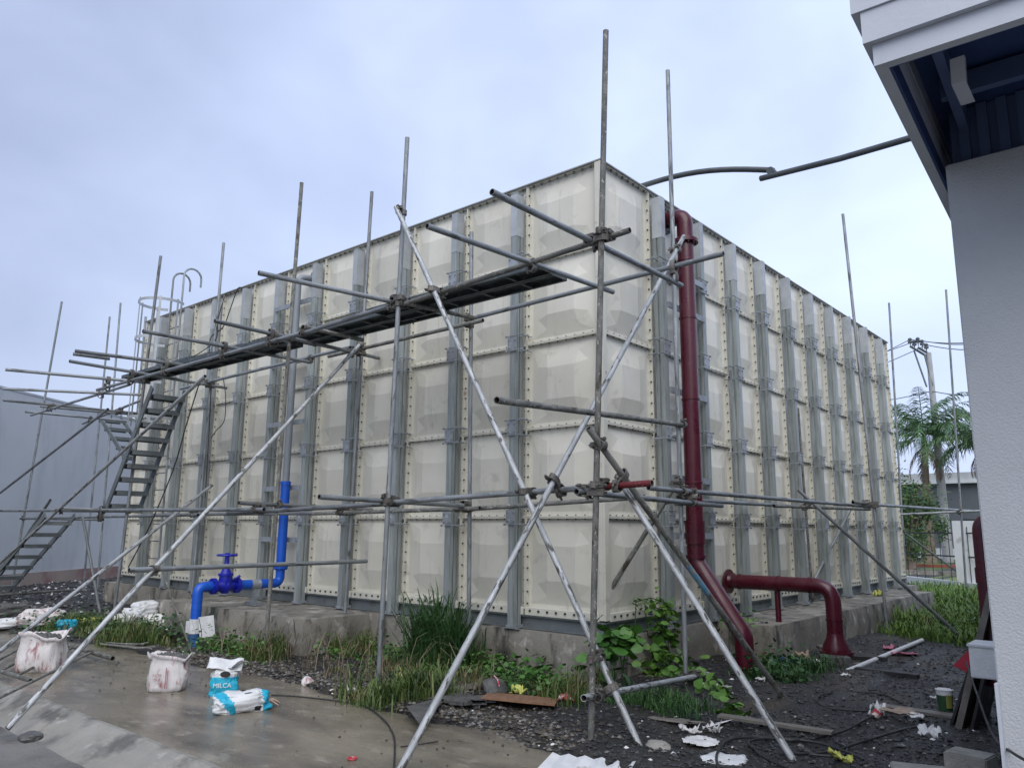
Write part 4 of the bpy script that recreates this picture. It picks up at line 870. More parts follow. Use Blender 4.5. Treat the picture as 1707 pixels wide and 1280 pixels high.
# ------------------------------------------------------------ grass, weeds and vines
def blades(name, n, fn, mt, hmin, hmax, label, cat, seed, w=.004, lean_=.5, zfn=gh):
    r = random.Random(seed); V = []; Fc = []
    for _ in range(n):
        x, y, k = fn(r); z = zfn(x, y)-.01; h = (hmin+(hmax-hmin)*r.random()**1.6)*k; a = r.random()*6.28; d = Vector((math.cos(a), math.sin(a), 0)); sdv = Vector((-d.y, d.x, 0)); b = len(V); ww = w*r.uniform(.7, 1.5)*(1+h)
        p = Vector((x, y, z)); l = lean_*r.uniform(.2, 1.2)
        P = [p, p+Vector((0, 0, h*.45))+d*h*.12*l, p+Vector((0, 0, h*.8))+d*h*.42*l, p+Vector((0, 0, h*(1-.25*l)))+d*h*.85*l]
        V += [P[0]-sdv*ww, P[0]+sdv*ww, P[1]+sdv*ww, P[1]-sdv*ww, P[2]+sdv*ww*.7, P[2]-sdv*ww*.7, P[3]]; Fc += [(b, b+1, b+2, b+3), (b+3, b+2, b+4, b+5), (b+5, b+4, b+6)]
    o = stuff(mobj(name, V, Fc, mt)); return tag(o, label, cat)
def clump(centres):
    def fn(r):
        cx_, cy_, s, k = r.choice(centres); return cx_+r.gauss(0, s), cy_+r.gauss(0, s*.7), k
    return fn
rc = random.Random(5)
cs = []
for _ in range(95):
    x = rc.uniform(-5.0, .5); y1 = (-.30 if x > -3.4 else -1.28); y = y1-abs(rc.gauss(0, .45))*(1 if x > -3.4 else .6)
    if y < yb(x)+.15: continue
    cs.append((x, y, rc.uniform(.03, .11), rc.uniform(.35, 1.1)*(.6+.4*math.sin(x*3.1))))
blades('verge_grass', 7200, clump(cs), 'grass', .04, .40, 'rough grass and weeds growing between the wet slab and the plinth', 'grass', 1, .0035, 1.1)
cs = [(rc.gauss(-1.72, .24), rc.gauss(-.75, .16), .08, rc.uniform(.5, 1.1)) for _ in range(16)]
blades('tall_reeds', 1500, clump(cs), 'reed', .25, .98, 'tall dark green grass clump beside the pole in front of the plinth', 'grass', 2, .004, .9)
cs = [(rc.gauss(-.9, .3), rc.gauss(-1.75, .22), .10, rc.uniform(.6, 1.1)) for _ in range(18)]
blades('bright_tuft', 1500, clump(cs), 'grass', .08, .38, 'bright green grass tuft spilling onto the slab behind the long raker', 'grass', 3, .004, 1.1)
cs = [(rc.uniform(-8.2, -5.6), rc.gauss(-1.85, .28), .12, rc.uniform(.4, 1)) for _ in range(44)]
blades('sack_grass', 4800, clump(cs), 'grass', .06, .36, 'grass growing round the white rubbish heap left of the blue pipe', 'grass', 4, .004, 1.0)
cs = [(rc.uniform(.2, 2.4), rc.uniform(5.3, 7.2), .2, rc.uniform(.4, .9)) for _ in range(30)]+[(rc.uniform(-1.2, 3.6), rc.uniform(7, 15.5), .35, rc.uniform(.7, 1.3)) for _ in range(190)]
cs = [c for c in cs if not (c[0] < 1.15 and c[1] < 10.2)]
blades('right_grass', 30000, clump(cs), 'grassfresh', .05, .36, 'bright green rough grass beyond the right end of the plinth', 'grass', 5, .006, 1.2)
cs = [(rc.uniform(.95, 1.5), rc.uniform(.9, 2.2), .10, rc.uniform(.5, 1)) for _ in range(14)]+[(rc.uniform(.4, 1.5), rc.uniform(-.9, -.35), .1, .7) for _ in range(12)]
blades('corner_grass', 2600, clump(cs), 'reed', .05, .24, 'dark fine weeds on the gravel round the tank corner', 'weeds', 6, .0035, 1.2)
cs = [(rc.uniform(-4.9, -.2), rc.gauss(-1.5, .35), .1, 1) for _ in range(40)]
blades('dry_stalks', 330, clump(cs), 'dry', .08, .6, 'dry brown stalks standing among the verge grass', 'weeds', 7, .0025, 1.6)
def leafmesh():
    V = [(0, 0, 0)]; n = 10
    for k in range(n):
        a = 2*math.pi*k/n; r = .5+.12*math.cos(a)*1-.10*math.cos(3*a); V.append((.45+r*math.cos(a), .55*r*2*math.sin(a)*.9, .10*abs(math.sin(a))-.14*(.45+r*math.cos(a))**2))
    V[0] = (.45, 0, .0); return V, [(0, 1+k, 1+(k+1) % n) for k in range(n)]
LV, LF = leafmesh()
def vine(name, spots, n, smin, smax, mt, label, seed, cat='vine'):
    "spots: (centre, spread) of leaf groups; stems join them"
    r = random.Random(seed); rt = root(name, spots[0][0], label, cat); V = []; Fc = []
    st = MB()
    for (c, s) in spots: st.tube([Vector(c)-Vector((0, 0, c[2])), Vector(c)+Vector((r.uniform(-.05, .05), 0, -c[2]*.5)), Vector(c)], .005, 5)
    for a, b in zip(spots, spots[1:]):
        if (Vector(a[0])-Vector(b[0])).length < .8: st.tube([Vector(a[0]), (Vector(a[0])+Vector(b[0]))/2+Vector((0, 0, .05)), Vector(b[0])], .006, 5)
    for _ in range(n):
        c, s = r.choice(spots); p = Vector(c)+Vector((r.gauss(0, s), r.gauss(0, s), r.gauss(0, s))); p.z = max(p.z, gh(p.x, p.y)+.02)
        sc = r.uniform(smin, smax); M_ = Matrix.Translation(p) @ Matrix.Rotation(r.uniform(0, 6.28), 4, 'Z') @ Matrix.Rotation(r.uniform(-.1, 1.0), 4, 'Y') @ Matrix.Rotation(r.uniform(-.4, .4), 4, 'X') @ Matrix.Scale(sc, 4)
        b = len(V); V += [tuple(M_ @ Vector(v)) for v in LV]; Fc += [tuple(b+i for i in f) for f in LF]
    l = stuff(mobj('leaf', V, Fc, mt, smooth=True)); s_ = stuff(st.obj('stem', 'darkleaf')); adopt(rt, l, s_)
def sp(lst, ax, v): return [(tuple(at(x, y, ax, v)), s) for x, y, s in lst]
vine('climbing_vine', sp([(1105, 1035, .09), (1112, 1060, .10), (1098, 1085, .10), (1120, 1110, .11), (1100, 1130, .10), (1108, 1012, .05)], 0, .32), 260, .05, .10, 'leaf', 'green vine climbing the plinth just right of the tank corner', 1)
vine('climbing_vine', sp([(1030, 1068, .10), (1018, 1085, .10), (1045, 1060, .06)], 1, -.5), 130, .07, .13, 'leafmid', 'broad dark leaves against the plinth right behind the corner pole', 2)
vine('creeping_vine', sp([(880, 1105, .1), (910, 1112, .1), (850, 1100, .08), (940, 1105, .08), (895, 1128, .07), (820, 1112, .08)], 2, .1), 230, .04, .09, 'leafmid', 'low creeping green vine in front of the plinth left of the corner pole', 3)
vine('creeping_vine', sp([(1180, 1145, .07), (1200, 1155, .07), (1165, 1135, .06), (1225, 1185, .06), (1150, 1120, .07)], 2, .05), 80, .06, .12, 'leaf', 'yellow-green vine creeping over gravel at the foot of the second pole', 4)
vine('weed_mat', [((x, y, .1), .10) for x, y in ((1.0, 1.2), (1.15, 1.5), (1.3, 1.8), (1.05, 1.85), (1.35, 1.3), (.95, 2.1))], 420, .025, .06, 'darkleaf', 'dark low weed mat between vine and maroon riser foot', 5, 'weeds')
rv = random.Random(77); spv = []
for _ in range(60):
    x = rv.uniform(-5, .3); y = (-.35 if x > -3.4 else -1.35)-abs(rv.gauss(0, .45))
    if y > yb(x)+.1: spv.append(((x, y, .05+rv.random()*.08), .09))
vine('verge_weeds', spv, 2400, .018, .05, 'leafmid', 'low mixed leafy weeds among the verge grass before the plinth', 21, 'weeds')
rv = random.Random(78); vine('heap_weeds', [((rv.uniform(-8.6, -5.8), rv.gauss(-1.9, .3), .1), .12) for _ in range(22)], 1100, .02, .05, 'darkleaf', 'low dark weeds round the white rubbish bags', 22, 'weeds')
vine('rim_weed', sp([(1075, 1005, .05), (1090, 1003, .05), (1110, 1005, .05), (1060, 1003, .03)], 0, .12), 60, .02, .05, 'leaf', 'small leafy weed on the bottom flange right of the tank corner', 6, 'weeds')
vine('ledge_weed', [((.45, 1.9, .5), .08), ((.5, 2.3, .5), .09)], 60, .03, .06, 'leaf', 'small green weed on the plinth ledge behind the maroon riser', 7, 'weeds')

# ------------------------------------------------------------ sacks, scraps and rubbish
def gpt(x, y):
    p = at(x, y, 2, 0)
    for _ in range(5): p = at(x, y, 2, gh(p.x, p.y) if p.y > yb(p.x) else 0)
    return p
def bag(name, c, w, d, h, rz, mt, label, seed, lying=False, mats=None, band=None, cat='sack', parent=None, pinch=.35, squash=1.0, grp=None):
    "filled sack: closed rounded box with creases; the seams stay narrow"
    V = []; nu, nv = 56, 30; 
    for j in range(nv+1):
        v = j/nv*math.pi-math.pi/2
        for i in range(nu):
            u = 2*math.pi*i/nu; cu, su = math.cos(u), math.sin(u); cv, sv = math.cos(v), math.sin(v)
            f = lambda t, e: math.copysign(abs(t)**e, t)
            x, y, z = f(cu, .42)*f(cv, .30), f(su, .5)*f(cv, .34), f(sv, .8)
            n_ = noise.noise(Vector((x*1.7+seed, y*1.7, z*1.7)))*.20+abs(noise.noise(Vector((x*3.4+seed, y*3.4, z*3))))*-.22+abs(noise.noise(Vector((x*8+y*4, y*8+seed, z*8))))*-.09
            e = abs(x)**6; s = 1+n_; t = 1-pinch*e if lying else 1-.12*(z > .4)*(z-.4)
            V.append(Vector((x*w/2*s, y*d/2*s*(t if not lying else 1-.05*e), (z*h/2*s)*(t))))
    Fc = []; mi = []
    for j in range(nv):
        for i in range(nu):
            Fc.append((j*nu+i, j*nu+(i+1) % nu, (j+1)*nu+(i+1) % nu, (j+1)*nu+i)); c_ = (V[Fc[-1][0]]+V[Fc[-1][2]])/2; mi.append(band(c_.x/w*2, c_.y/d*2, c_.z/h*2) if band else 0)
    zmin = -h/2*.86; V = [Vector((p.x, p.y, max(p.z, zmin)-zmin)) for p in V]
    o = mobj(name, V, Fc, None, None, True, mats or [mt], mi); o.location = c; o.rotation_euler.z = rz
    if parent is None: tag(o, label, cat, grp)
    return o
def opensack(name, c, w, d, h, rz, label, seed, mt='sack'):
    rt = root(name, c, label, 'sack'); nu = 52; V = []; prof = [(0, .80), (.04, .96), (.15, 1.02), (.35, 1.04), (.55, 1.0), (.72, .93), (.84, .93), (.93, .97), (1.0, 1.05), (.985, 1.09), (.90, 1.03), (.86, .86), (.78, .72)]
    for j, (z, r) in enumerate(prof):
        for i in range(nu):
            a = 2*math.pi*i/nu; x = math.copysign(abs(math.cos(a))**.55, math.cos(a)); y = math.copysign(abs(math.sin(a))**.6, math.sin(a))
            n_ = .20*nz(x*1.5+seed, y*1.5, z*2.0)+.07*nz(x*5+seed, y*5+z*3, z*7)-.13*abs(nz(x*2.6-z*5, seed+y*2.6, z*3))-.07*abs(nz(x*6+z*4, seed-y*6, z*9)); rr = r*(1+n_)+(.05 if z < .3 else 0)
            zz = z*h*(1+((.22*nz(x*.9+seed, y*.9, 4)+.08*nz(x*4, y*4, seed))*min(1, (z-.6)/.3) if z > .6 else 0)); V.append(Vector((x*w/2*rr+.14*zz*math.sin(seed), y*d/2*rr, zz)))
    Fc = [(j*nu+i, j*nu+(i+1) % nu, (j+1)*nu+(i+1) % nu, (j+1)*nu+i) for j in range(len(prof)-1) for i in range(nu)]
    o = mobj('sack_cloth', V, Fc, mt, None, True); o.parent = rt; rt.rotation_euler.z = rz
    r = random.Random(seed); b = MB()
    for _ in range(70):
        a, q = r.random()*6.28, math.sqrt(r.random())*.42; x, y = math.cos(a)*w*q, math.sin(a)*d*q; z = h*(.84+.10*(1-q*2)+r.uniform(-.02, .02)); s = r.uniform(.012, .032)
        b.tube([(x-s, y, z), (x, y+s*.4, z+s*.5), (x+s, y-s*.3, z)], [s*.5, s, s*.4], 5)
    b.tube([(0, 0, h*.7), (0, 0, h*.82)], [min(w, d)*.42, min(w, d)*.4], 16); f = stuff(b.obj('rubble_fill', 'rock')); f.parent = rt
    return rt
sk = opensack('rubble_sack', gpt(277, 1150), .36, .24, .33, math.radians(40), 'open white woven sack of rubble standing alone on the slab, left of the cyan bags', 3)
for k, (w_, s_) in enumerate((('MORTAR', .05), ('MIX', .06))):
    pass
sk2 = opensack('rubble_sack', gpt(66, 1118), .46, .30, .38, math.radians(35), 'stained woven sack with a torn top behind the loose tube frame', 9)
cyb = lambda x, y, z: 1 if (z < .35 and z > -.75 and x < .55) else 0
vd = Vector((CAM[0], CAM[1], 0))
def face(c): return math.atan2(CAM[1]-c.y, CAM[0]-c.x)+math.pi/2
c = gpt(372, 1160); rz = face(c)-.15
u = bag('cement_bag', c, .25, .17, .27, rz, 'clean', 'upright torn cyan and white paper bag folded over at the top', 21, band=lambda x, y, z: 1 if (-.78 < z < .42) else 0, mats=['clean', 'cyan'], grp='cyan and white paper bags')
def flap(c, w, d, rz, mt, name, seed, tilt=.5):
    V = []; n = 12
    for j in range(n+1):
        for i in range(n+1): x, y = (i/n-.5)*w, (j/n-.5)*d; V.append((x, y, .03*nz(x*9+seed, y*9)+.02*math.sin(x*12+seed)-.9*max(0, abs(x)-w*.3)**1.5+.01*nz(x*30, y*30, seed)))
    Fc = [(j*(n+1)+i, j*(n+1)+i+1, (j+1)*(n+1)+i+1, (j+1)*(n+1)+i) for j in range(n) for i in range(n)]
    o = mobj(name, V, Fc, mt, None, True); sd_m = o.modifiers.new('s', 'SOLIDIFY'); sd_m.thickness = .003; o.rotation_euler = (tilt, 0, rz); o.location = c; return o
top_ = flap(c+Vector((.0, .0, .285)), .30, .16, rz, 'clean', 'folded_flap', 4, .55); f2 = flap(c+Vector((.10*math.cos(rz), .10*math.sin(rz), .26)), .15, .16, rz+.6, 'clean', 'folded_flap', 7, -.5)
hole = MB().tube([(0, 0, 0), (0, -.004, 0)], [.045, .04], 14).obj('torn_hole', 'black'); hole.location = c+Vector((.02*math.cos(rz)+.099*math.sin(rz), .02*math.sin(rz)-.099*math.cos(rz), .205)); hole.rotation_euler.z = rz; hole.scale = (1, 1, .6)
bpy.context.view_layer.update()
def stick(par, *ch):
    for o in ch: o.parent = par; o.matrix_parent_inverse = (Matrix.Translation(par.location) @ par.rotation_euler.to_matrix().to_4x4()).inverted()
tw = text('printed_name', 'MILCA', .055, c+Vector((.105*math.sin(rz), -.105*math.cos(rz), .11)), Matrix.Rotation(rz, 3, 'Z') @ Matrix.Rotation(R90, 3, 'X'), 'paper')
stick(u, top_, f2, hole, tw)
c = gpt(402, 1184); rz = face(c)+.28
lb_ = bag('cement_bag', c, .47, .26, .165, rz, 'clean', 'cyan and white paper bag lying on its side with a torn right end', 33, lying=True, pinch=.3, grp='cyan and white paper bags',
    band=lambda x, y, z: 1 if (x > .62 or (-.72 < x+.25*z < -.36)) else (2 if (.05 < x < .13 and z > .2) or (.30 < x < .56 and -.75 < z < -.30 and y < 0) else 0), mats=['clean', 'cyan', 'black'])
arcv = MB().tube([(-.05+.055*math.cos(a), -.02+.05*math.sin(a), .130+.003*math.sin(a*3)) for a in [i*math.pi/9 for i in range(-3, 9)]], .007, 6).obj('printed_arc', 'cyan'); arcv.parent = lb_
tn = MB()
r = random.Random(2)
for _ in range(9): a = r.uniform(-.8, .8); tn.tube([(.19, 0, .05), (.24+r.random()*.02, .03*a, .05+.02*r.random()), (.28+r.random()*.04, .08*a, .01+.03*r.random())], [.02, .012, .004], 5)
o = tn.obj('torn_paper', 'dirtcarton'); o.parent = lb_
# printing on the near sack
def sackprint(rt, s, x, z, size, mt):
    t = text('printed_word', s, size, Vector((0, 0, 0)), Matrix.Identity(3), mt); t.rotation_euler = (R90, 0, 0); t.location = (x, -.137, z); t.parent = rt
sk.rotation_euler.z = face(sk.location)-.1
G['printred'] = mat('faded_red_print', (.30, .10, .12), (.42, .2, .22), 20, (.6, .8))
sackprint(sk, 'MOR', -.075, .155, .035, 'printred'); sackprint(sk, 'TAR', -.075, .115, .035, 'printred')
pr = MB().box((-.004, -.137, .04), (.004, -.1345, .22)).box((.012, -.137, .04), (.018, -.1345, .20)).obj('printed_stripe', 'printred'); pr.parent = sk
for nm, p, w_, d_, h_, mt, lb, sd__ in (('rubbish_sack', (22, 1046), .62, .34, .16, 'clean', 'flat white sack lying at the left edge beyond the slab', 41), ('rubbish_sack', (66, 1042), .62, .40, .26, 'sack', 'pale grey-pink sack slumped behind the torn-top sack', 43),
        ('blue_bag', (110, 1052), .28, .2, .18, 'cyan', 'small bright blue plastic bag on the rubble edge', 45), ('yellow_bag', (145, 1041), .46, .18, .11, 'yellow', 'crumpled yellow wrapper beside the small blue bag', 47),
        ('dark_sack', (20, 1028), .5, .3, .24, 'rock', 'dark wet stone-like bundle at the left edge above the flat sack', 49)):
    bag(nm, gpt(*p), w_, d_, h_, face(gpt(*p))+random.uniform(-.3, .3), mt, lb, sd__, lying=True, pinch=.5, cat='bag')
hp = gpt(226, 1046)
for k, (dx, dz, w_, h_) in enumerate(((0, 0, .55, .30), (-.22, 0, .4, .2), (.12, .18, .36, .22), (.28, 0, .35, .22))):
    bag('rubbish_bag', hp+Vector((dx, dx*.6, dz)), w_, .34, h_, k*.8, 'paper' if k % 2 else 'clean', ['biggest white bag at the bottom of the rubbish heap by the plinth end', 'white bag at the left of the rubbish heap by the plinth end', 'topmost white bag of the rubbish heap by the plinth end', 'white bag at the right of the heap, touching the plinth'][k], 60+k, lying=True, pinch=.6, cat='bag', grp='white bags heaped at the plinth end')
def scrap(name, c, w, d, mt, label, cat, rz=0, bump=.02, th=.003, seed=1, tilt=(0, 0), rag=.0, hz=.008, thick_base=None):
    V = []; n = 14; idx = {}; Fc = []
    for j in range(n+1):
        for i in range(n+1):
            x, y = i/n-.5, j/n-.5; q = 1+rag*nz(x*4+seed, y*4)*2
            V.append((x*w*q, y*d*q, bump*(nz(x*3.5+seed, y*3.5)+.5*nz(x*9, y*9, seed))))
    for j in range(n):
        for i in range(n):
            x, y = (i+.5)/n-.5, (j+.5)/n-.5
            if rag and math.hypot(x, y) > .50*(1+.7*rag*2*nz(math.atan2(y, x)*1.3+seed, seed)): continue
            Fc.append((j*(n+1)+i, j*(n+1)+i+1, (j+1)*(n+1)+i+1, (j+1)*(n+1)+i))
    o = mobj(name, V, Fc, mt, None, bump > .01); bm = bmesh.new(); bm.from_mesh(o.data); bmesh.ops.solidify(bm, geom=bm.faces[:], thickness=-th); bmesh.ops.delete(bm, geom=[v for v in bm.verts if not v.link_faces], context='VERTS'); bm.to_mesh(o.data); bm.free()
    if bump <= .01: auto_smooth(o, 30)
    o.location = Vector(c)+Vector((0, 0, hz)); o.rotation_euler = (tilt[0], tilt[1], rz); return tag(o, label, cat)
scrap('plywood_offcut', gpt(868, 1176), .34, .62, 'ply', 'brown plywood offcut lying on the gravel edge', 'board', rz=face(gpt(868, 1176))+R90-.15, bump=.002, th=.014, hz=.05, tilt=(.05, .06))
scrap('broken_slab', gpt(772, 1172), .44, .34, 'rock', 'broken grey slab piece left of the plywood offcut', 'slab', rz=.4, bump=.008, th=.03, rag=.35, hz=.02, seed=5)
scrap('broken_slab', gpt(770, 1150), .5, .24, 'board', 'flat pale broken slab behind the dark rock', 'slab', rz=.7, bump=.006, th=.03, rag=.3, hz=.03, seed=8)
def rock(p, s, label, mt='rock', seed=1, fl=.6):
    bm = bmesh.new(); bmesh.ops.create_icosphere(bm, subdivisions=3, radius=1)
    for v in bm.verts: n_ = 1+.35*noise.noise(v.co*1.1+Vector((seed, 0, 0)))+.10*noise.noise(v.co*4+Vector((0, seed, 0))); v.co = Vector((v.co.x*s*n_, v.co.y*s*.8*n_, v.co.z*s*fl*n_))
    me = bpy.data.meshes.new('rock'); bm.to_mesh(me); bm.free(); me.materials.append(G[mt]); o = bpy.data.objects.new('rock', me); COL.objects.link(o); o.location = Vector(gpt(*p))+Vector((0, 0, s*fl*.55)); o.rotation_euler.z = seed; return tag(auto_smooth(o, 28), label, 'rock')
rk = rock((823, 1160), .13, 'dark round rock with red twine across it', seed=2, fl=.8)
tws = MB().tube([(-.10, -.08, .05), (-.06, -.05, .10), (.0, .0, .115), (.07, .03, .09)], .006, 5).obj('red_twine', 'redbits'); tws.parent = rk
rock((798, 1112), .13, 'dark boulder against the plinth behind the vine', seed=4); rock((955, 1125), .15, 'dark boulder half hidden under the corner leaves', seed=6, fl=.7); rock((1075, 1100), .13, 'dark boulder just right of the corner pole foot', seed=8)
rock((1096, 1248), .10, 'flat grey lump at the foot of the leaning brace', seed=9, fl=.35, mt='block'); rock((50, 1232), .075, 'brown wet stone lying on the kerb at the left', seed=10, fl=.5); rock((668, 1128), .05, 'pale stone in the bright grass tuft', seed=12, mt='block'); rock((512, 1142), .06, 'pinkish crumpled lump at the slab edge in the grass', seed=13, mt='sack', fl=.9)
rock((1092, 1160), .06, 'grey stone between the two braces', seed=15, mt='block', fl=.4); rock((650, 1152), .06, 'dark stone at the foot of the tall left pole', seed=16)
for nm, p, w_, d_, mt, lb, rag, b_, sd__ in (('crumpled_packet', (942, 1168), .17, .07, 'redbits', 'red and white crumpled packet right of the plywood offcut', .2, .05, 1), ('crumpled_packet', (862, 1156), .14, .08, 'yellow', 'yellow and pink crumpled wrapper behind the plywood offcut', .3, .06, 2),
        ('paper_plate', (1168, 1238), .25, .27, 'paper', 'round white paper plate, the farther of the two', .07, .012, 3), ('paper_plate', (1206, 1268), .30, .28, 'clean', 'bluish white paper plate, the nearer of the two', .07, .012, 4),
        ('torn_paper', (1150, 1222), .14, .03, 'paper', 'torn white strip just beyond the paper plates', .4, .04, 5), ('torn_paper', (1188, 1220), .12, .05, 'paper', 'twisted white strip right of the other torn paper', .4, .05, 6), ('torn_paper', (588, 1152), .12, .06, 'paper', 'white scrap at the slab edge left of the tall pole', .4, .03, 7),
        ('torn_paper', (634, 1150), .10, .04, 'paper', 'white scrap at the foot of the tall pole', .4, .03, 8), ('torn_paper', (668, 1131), .10, .06, 'yellow', 'pale yellow scrap in the bright grass tuft', .3, .04, 9), ('torn_paper', (1190, 1145), .30, .04, 'paper', 'white plastic strip under the yellow-green vine', .2, .02, 10),
        ('torn_paper', (1268, 1135), .08, .05, 'paper', 'small white scrap between brace and riser foot', .4, .02, 11), ('blue_rag', (1306, 1108), .24, .12, 'bluerag', 'dark blue rag on the gravel by the riser foot', .3, .07, 12), ('brown_carton', (1336, 1097), .2, .13, 'dirtcarton', 'crushed striped brown carton beside the blue rag', .15, .09, 13),
        ('torn_paper', (1361, 1105), .10, .06, 'paper', 'white scrap right of the crushed brown carton', .3, .03, 14), ('pink_bag', (1508, 1092), .34, .14, 'pink', 'thin pink plastic bag behind the lying pale pipe', .10, .03, 15), ('pink_bag', (1482, 1082), .14, .14, 'pink', 'bunched end of pink plastic by the lying pale pipe', .10, .05, 16),
        ('magazine', (1502, 1198), .30, .20, 'dirtcarton', 'soaked open magazine lying on the flat grey board', .05, .02, 17), ('magazine', (1524, 1204), .15, .12, 'paper', 'small white folded leaflet on the right of the magazine', .1, .02, 18), ('paper_cup', (1462, 1192), .13, .12, 'paper', 'crushed white cup with a red base left of the magazine', .2, .11, 19),
        ('torn_paper', (1552, 1230), .16, .09, 'paper', 'crumpled white paper beside the cement blocks', .3, .07, 20), ('torn_paper', (1556, 1166), .05, .03, 'paper', 'tiny white flake left of the bucket', .3, .02, 21), ('yellow_bag', (1405, 1270), .14, .05, 'yellow', 'torn yellow-green wrapper at the bottom edge', .3, .05, 22),
        ('torn_paper', (1500, 985), .16, .1, 'yellow', 'yellow packet lying on the far plinth ledge', .2, .1, 23), ('torn_paper', (1410, 1128), .10, .05, 'paper', 'pale flake near the lying pipe end', .3, .02, 24), ('torn_paper', (590, 1151), .07, .05, 'yellow', 'yellow-white scrap beside the white one at the slab edge', .3, .02, 25)):
    g_ = gpt(*p); hz = .012+b_*.25
    if (p[0], p[1]) == (1500, 985): g_ = at(1463, 992, 2, .45); hz = .02
    if nm == 'magazine': hz += .04
    scrap(nm, g_, w_, d_, mt, lb, 'litter', rz=face(g_)+random.uniform(-.4, .4), bump=b_, rag=rag, seed=sd__*3.1, hz=hz, th=.004)
cup = gpt(1458, 1196); o = MB().cyl(cup+Vector((0, 0, .01)), cup+Vector((.03, .02, .05)), .03, 12, .036).obj('cup_base', 'redbits'); tag(o, 'red bottom of the crushed cup at its near side', 'litter')
scrap('flat_board', gpt(1530, 1192), .62, .13, 'board', 'flat grey wet board under the magazine', 'board', rz=face(gpt(1530, 1190))-.25, bump=.002, th=.02, hz=.025)
scrap('long_plank', gpt(1290, 1215), .85, .085, 'board', 'long dark weathered plank lying on the gravel under the bright brace', 'board', rz=face(gpt(1290, 1215))-.32, bump=.002, th=.02, hz=.03)
scrap('flat_grey_scrap', gpt(1125, 1205), .40, .12, 'board', 'flat grey cardboard strip on the gravel beyond the plates', 'cardboard', rz=face(gpt(1125, 1205))-.2, bump=.01, rag=.25, seed=4, hz=.02)
# timber offcuts and dark channel by the flared pipe
for k, (p, l_, w_, h_, mt, rz, lb) in enumerate((((1392, 1108), .30, .22, .10, 'rock', .5, 'dark square offcut at the foot of the flared pipe'), ((1390, 1098), .34, .2, .04, 'board', .55, 'pale board lying across the dark square offcut'), ((1478, 1125), .62, .10, .05, 'black', -.55, 'dark steel channel lying below the pale pipe'), ((1440, 1100), .5, .07, .05, 'black', .1, 'short dark batten under the end of the pale pipe'))):
    c_ = gpt(*p); z_ = .11 if k == 1 else 0; o = MB().box((-l_/2, -w_/2, z_), (l_/2, w_/2, z_+h_)).obj('timber_offcut' if k != 2 else 'steel_channel', mt); bevel(o, .006); o.location = c_; o.rotation_euler.z = face(c_)+rz*.5; tag(o, lb, 'offcut')
# bucket
c_ = gpt(1577, 1184); rt = root('paint_bucket', c_, 'green and white paint bucket with a wire handle left of the leaning boards', 'bucket'); rw = .062; hh = .16
adopt(rt, sm(MB().tube([c_, c_+Vector((0, 0, hh))], [rw*.88, rw], 24).obj('body', 'green')), sm(MB().tube([c_+Vector((0, 0, hh*.80)), c_+Vector((0, 0, hh+.004))], [rw+.002, rw+.004], 24).obj('rim', 'paper')), sm(MB().cyl(c_+Vector((0, 0, hh+.005)), c_+Vector((0, 0, hh+.012)), rw+.008, 24).obj('lid', 'paper')))
adopt(rt, MB().tube([c_+Vector((rw*1.03*math.cos(a), -.03*0, hh*.95+.06*math.sin(a))) for a in [i*math.pi/8 for i in range(9)]], .003, 5).obj('handle', 'bolt')); 
lbm = MB(); a0 = math.atan2(CAM[1]-c_.y, CAM[0]-c_.x)
for k in range(6): a, a1 = a0+.1+k*.14, a0+.1+(k+1)*.14; lbm.add([(c_.x+(rw+.002)*math.cos(t), c_.y+(rw+.002)*math.sin(t), c_.z+z) for t, z in ((a, .03), (a1, .03), (a1, .15), (a, .15))], [(0, 1, 2, 3)])
adopt(rt, lbm.obj('yellow_label', 'dulllabel'))
# cement blocks at the building foot
for p, l_, w_, h_, rz, lb in (((1545, 1277), .40, .19, .10, .10, 'near cement block lying flat at the bottom edge'), ((1618, 1268), .24, .19, .20, -.35, 'cement block standing against the building foot')):
    c_ = at(*p, 2, h_ if p[0] == 1545 else h_*.7); o = bevel(MB().box((-l_/2, -w_/2, 0), (l_/2, w_/2, h_)).obj('cement_block', 'block'), .008, 2); o.location = (c_.x, c_.y, -.01); o.rotation_euler.z = face(c_)+rz; tag(o, lb, 'block')
# translucent corrugated sheet at the bottom edge
c_ = at(978, 1278, 2, .04); V = []; n = 60
for i in range(n+1):
    for j in range(2): V.append(((i/n-.5)*.55, (j-.5)*.5, .018*abs(((i/6.0) % 2)-1)))
o = mobj('corrugated_sheet', V, [(i*2, i*2+1, i*2+3, i*2+2) for i in range(n)], 'clean'); o.location = c_+Vector((.05, -.10, 0)); o.rotation_euler = (.04, 0, face(c_)-.25); s_ = o.modifiers.new('s', 'SOLIDIFY'); s_.thickness = .003; tag(o, 'white corrugated plastic sheet poking in at the bottom edge', 'sheet')
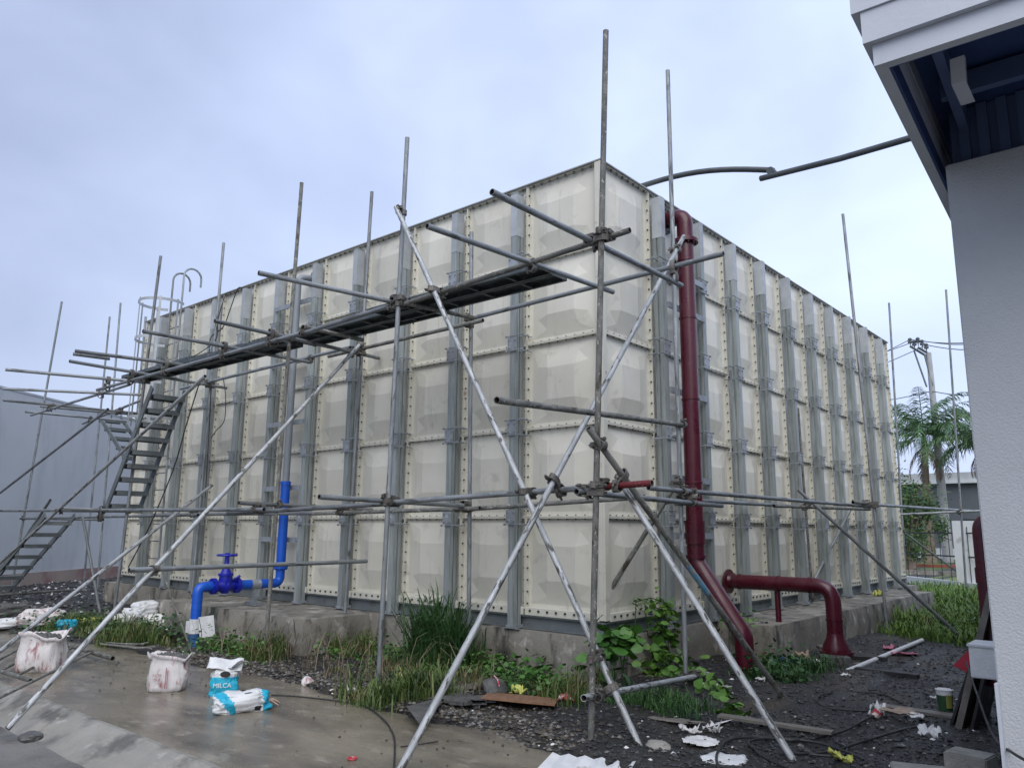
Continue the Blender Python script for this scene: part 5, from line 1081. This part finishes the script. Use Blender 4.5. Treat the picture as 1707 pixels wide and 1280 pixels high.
# small things on the slab
c_ = at(587, 1264, 2, .008); o = MB().tube([c_+Vector((.028*math.cos(a), .028*math.sin(a), .003)) for a in [i*math.pi/8 for i in range(16)]], .006, 6, closed=True).obj('rusty_washer', 'redbits'); tag(o, 'small rusty ring lying on the wet slab', 'washer')
for k, p in enumerate(((352, 1222), (402, 1207), (560, 1186), (545, 1206), (625, 1180), (700, 1243), (245, 1180), (505, 1215))): pass
def gc(l, h=.012): return [tuple(Vector(gpt(x, y))+Vector((0, 0, h))) for x, y in l]
cable('ground_cable', gc([(452, 1160), (500, 1163), (560, 1170), (606, 1178), (638, 1200), (655, 1225), (658, 1250), (656, 1290)]), .0065, 'black', 'thin black cable curving across the wet slab to the bottom edge')
cable('ground_cable', gc([(668, 1247), (700, 1243), (730, 1238)]), .005, 'black', 'short black wire beside the long raker on the slab')
cable('ground_cable', gc([(1505, 1175), (1470, 1160), (1420, 1156), (1372, 1160), (1362, 1172), (1385, 1183), (1440, 1188), (1475, 1186)], .016), .0075, 'black', 'black cable loop on the gravel below the lying pipe')
cable('ground_cable', gc([(1200, 1290), (1195, 1262), (1215, 1238), (1260, 1233), (1330, 1238), (1400, 1225), (1440, 1205), (1460, 1195)], .02), .009, 'black', 'thick black cable looping over the nearer paper plate')
cable('ground_cable', gc([(1255, 1252), (1250, 1240), (1290, 1236), (1360, 1242), (1420, 1262), (1440, 1272)], .022), .009, 'black', 'black cable coil right of the paper plates')
cable('ground_cable', gc([(1250, 1238), (1262, 1258), (1290, 1275), (1340, 1295)], .02), .009, 'black', 'black cable tail running to the bottom edge')
cable('ground_cable', gc([(1300, 1262), (1380, 1258), (1440, 1240), (1500, 1222), (1530, 1215)], .02), .008, 'black', 'black cable running right towards the white paper')
cable('ground_cable', gc([(1392, 1240), (1412, 1252), (1400, 1265), (1350, 1262)], .02), .008, 'black', 'small black cable loop by the yellow wrapper')
cable('wall_cable', [at(1610, 1102, 1, -1.2), at(1630, 1160, 1, -1.6), at(1655, 1225, 1, -2.2), at(1685, 1252, 1, -2.76), at(1725, 1275, 1, -2.8)], .006, 'black', 'black cable hanging over the boards and along the building foot')
for k in range(5):
    r = random.Random(k+70); x0, y0 = 165+k*6, 1078+k*3
    cable('reinforcing_wire', gc([(x0+r.uniform(-12, 10), y0-4), (x0+40, y0+r.uniform(-3, 3)), (x0+75, y0+r.uniform(-5, 4))], .03+.01*k), .009, 'old', ['rusty wire nearest the grass left of the lone sack', 'second rusty wire from the grass in the wire bundle', 'middle rusty wire of the bundle on the slab edge', 'fourth rusty wire of the bundle on the slab edge', 'rusty wire nearest the lone sack in the bundle'][k], 'wire')
# white litter over the rubble heap on the left
r = random.Random(99); b = MB()
for _ in range(150):
    x, y = r.uniform(-17, -7), r.uniform(-2.2, 3.0)
    if x > -11.4 and y > -.3: continue
    z = gh(x, y)+.02; s = r.uniform(.025, .09); a = r.random()*3
    b.add([(x-s*math.cos(a), y-s*math.sin(a), z), (x+s*.5*math.sin(a), y-s*.5*math.cos(a), z+s*.5), (x+s*math.cos(a), y+s*math.sin(a), z+s*.2), (x-s*.4*math.sin(a), y+s*.5*math.cos(a), z+s*.3)], [(0, 1, 2, 3)])
tag(stuff(b.obj('litter_flakes', 'paper')), 'small white litter flakes strewn over the rubble before the grey wall', 'litter')
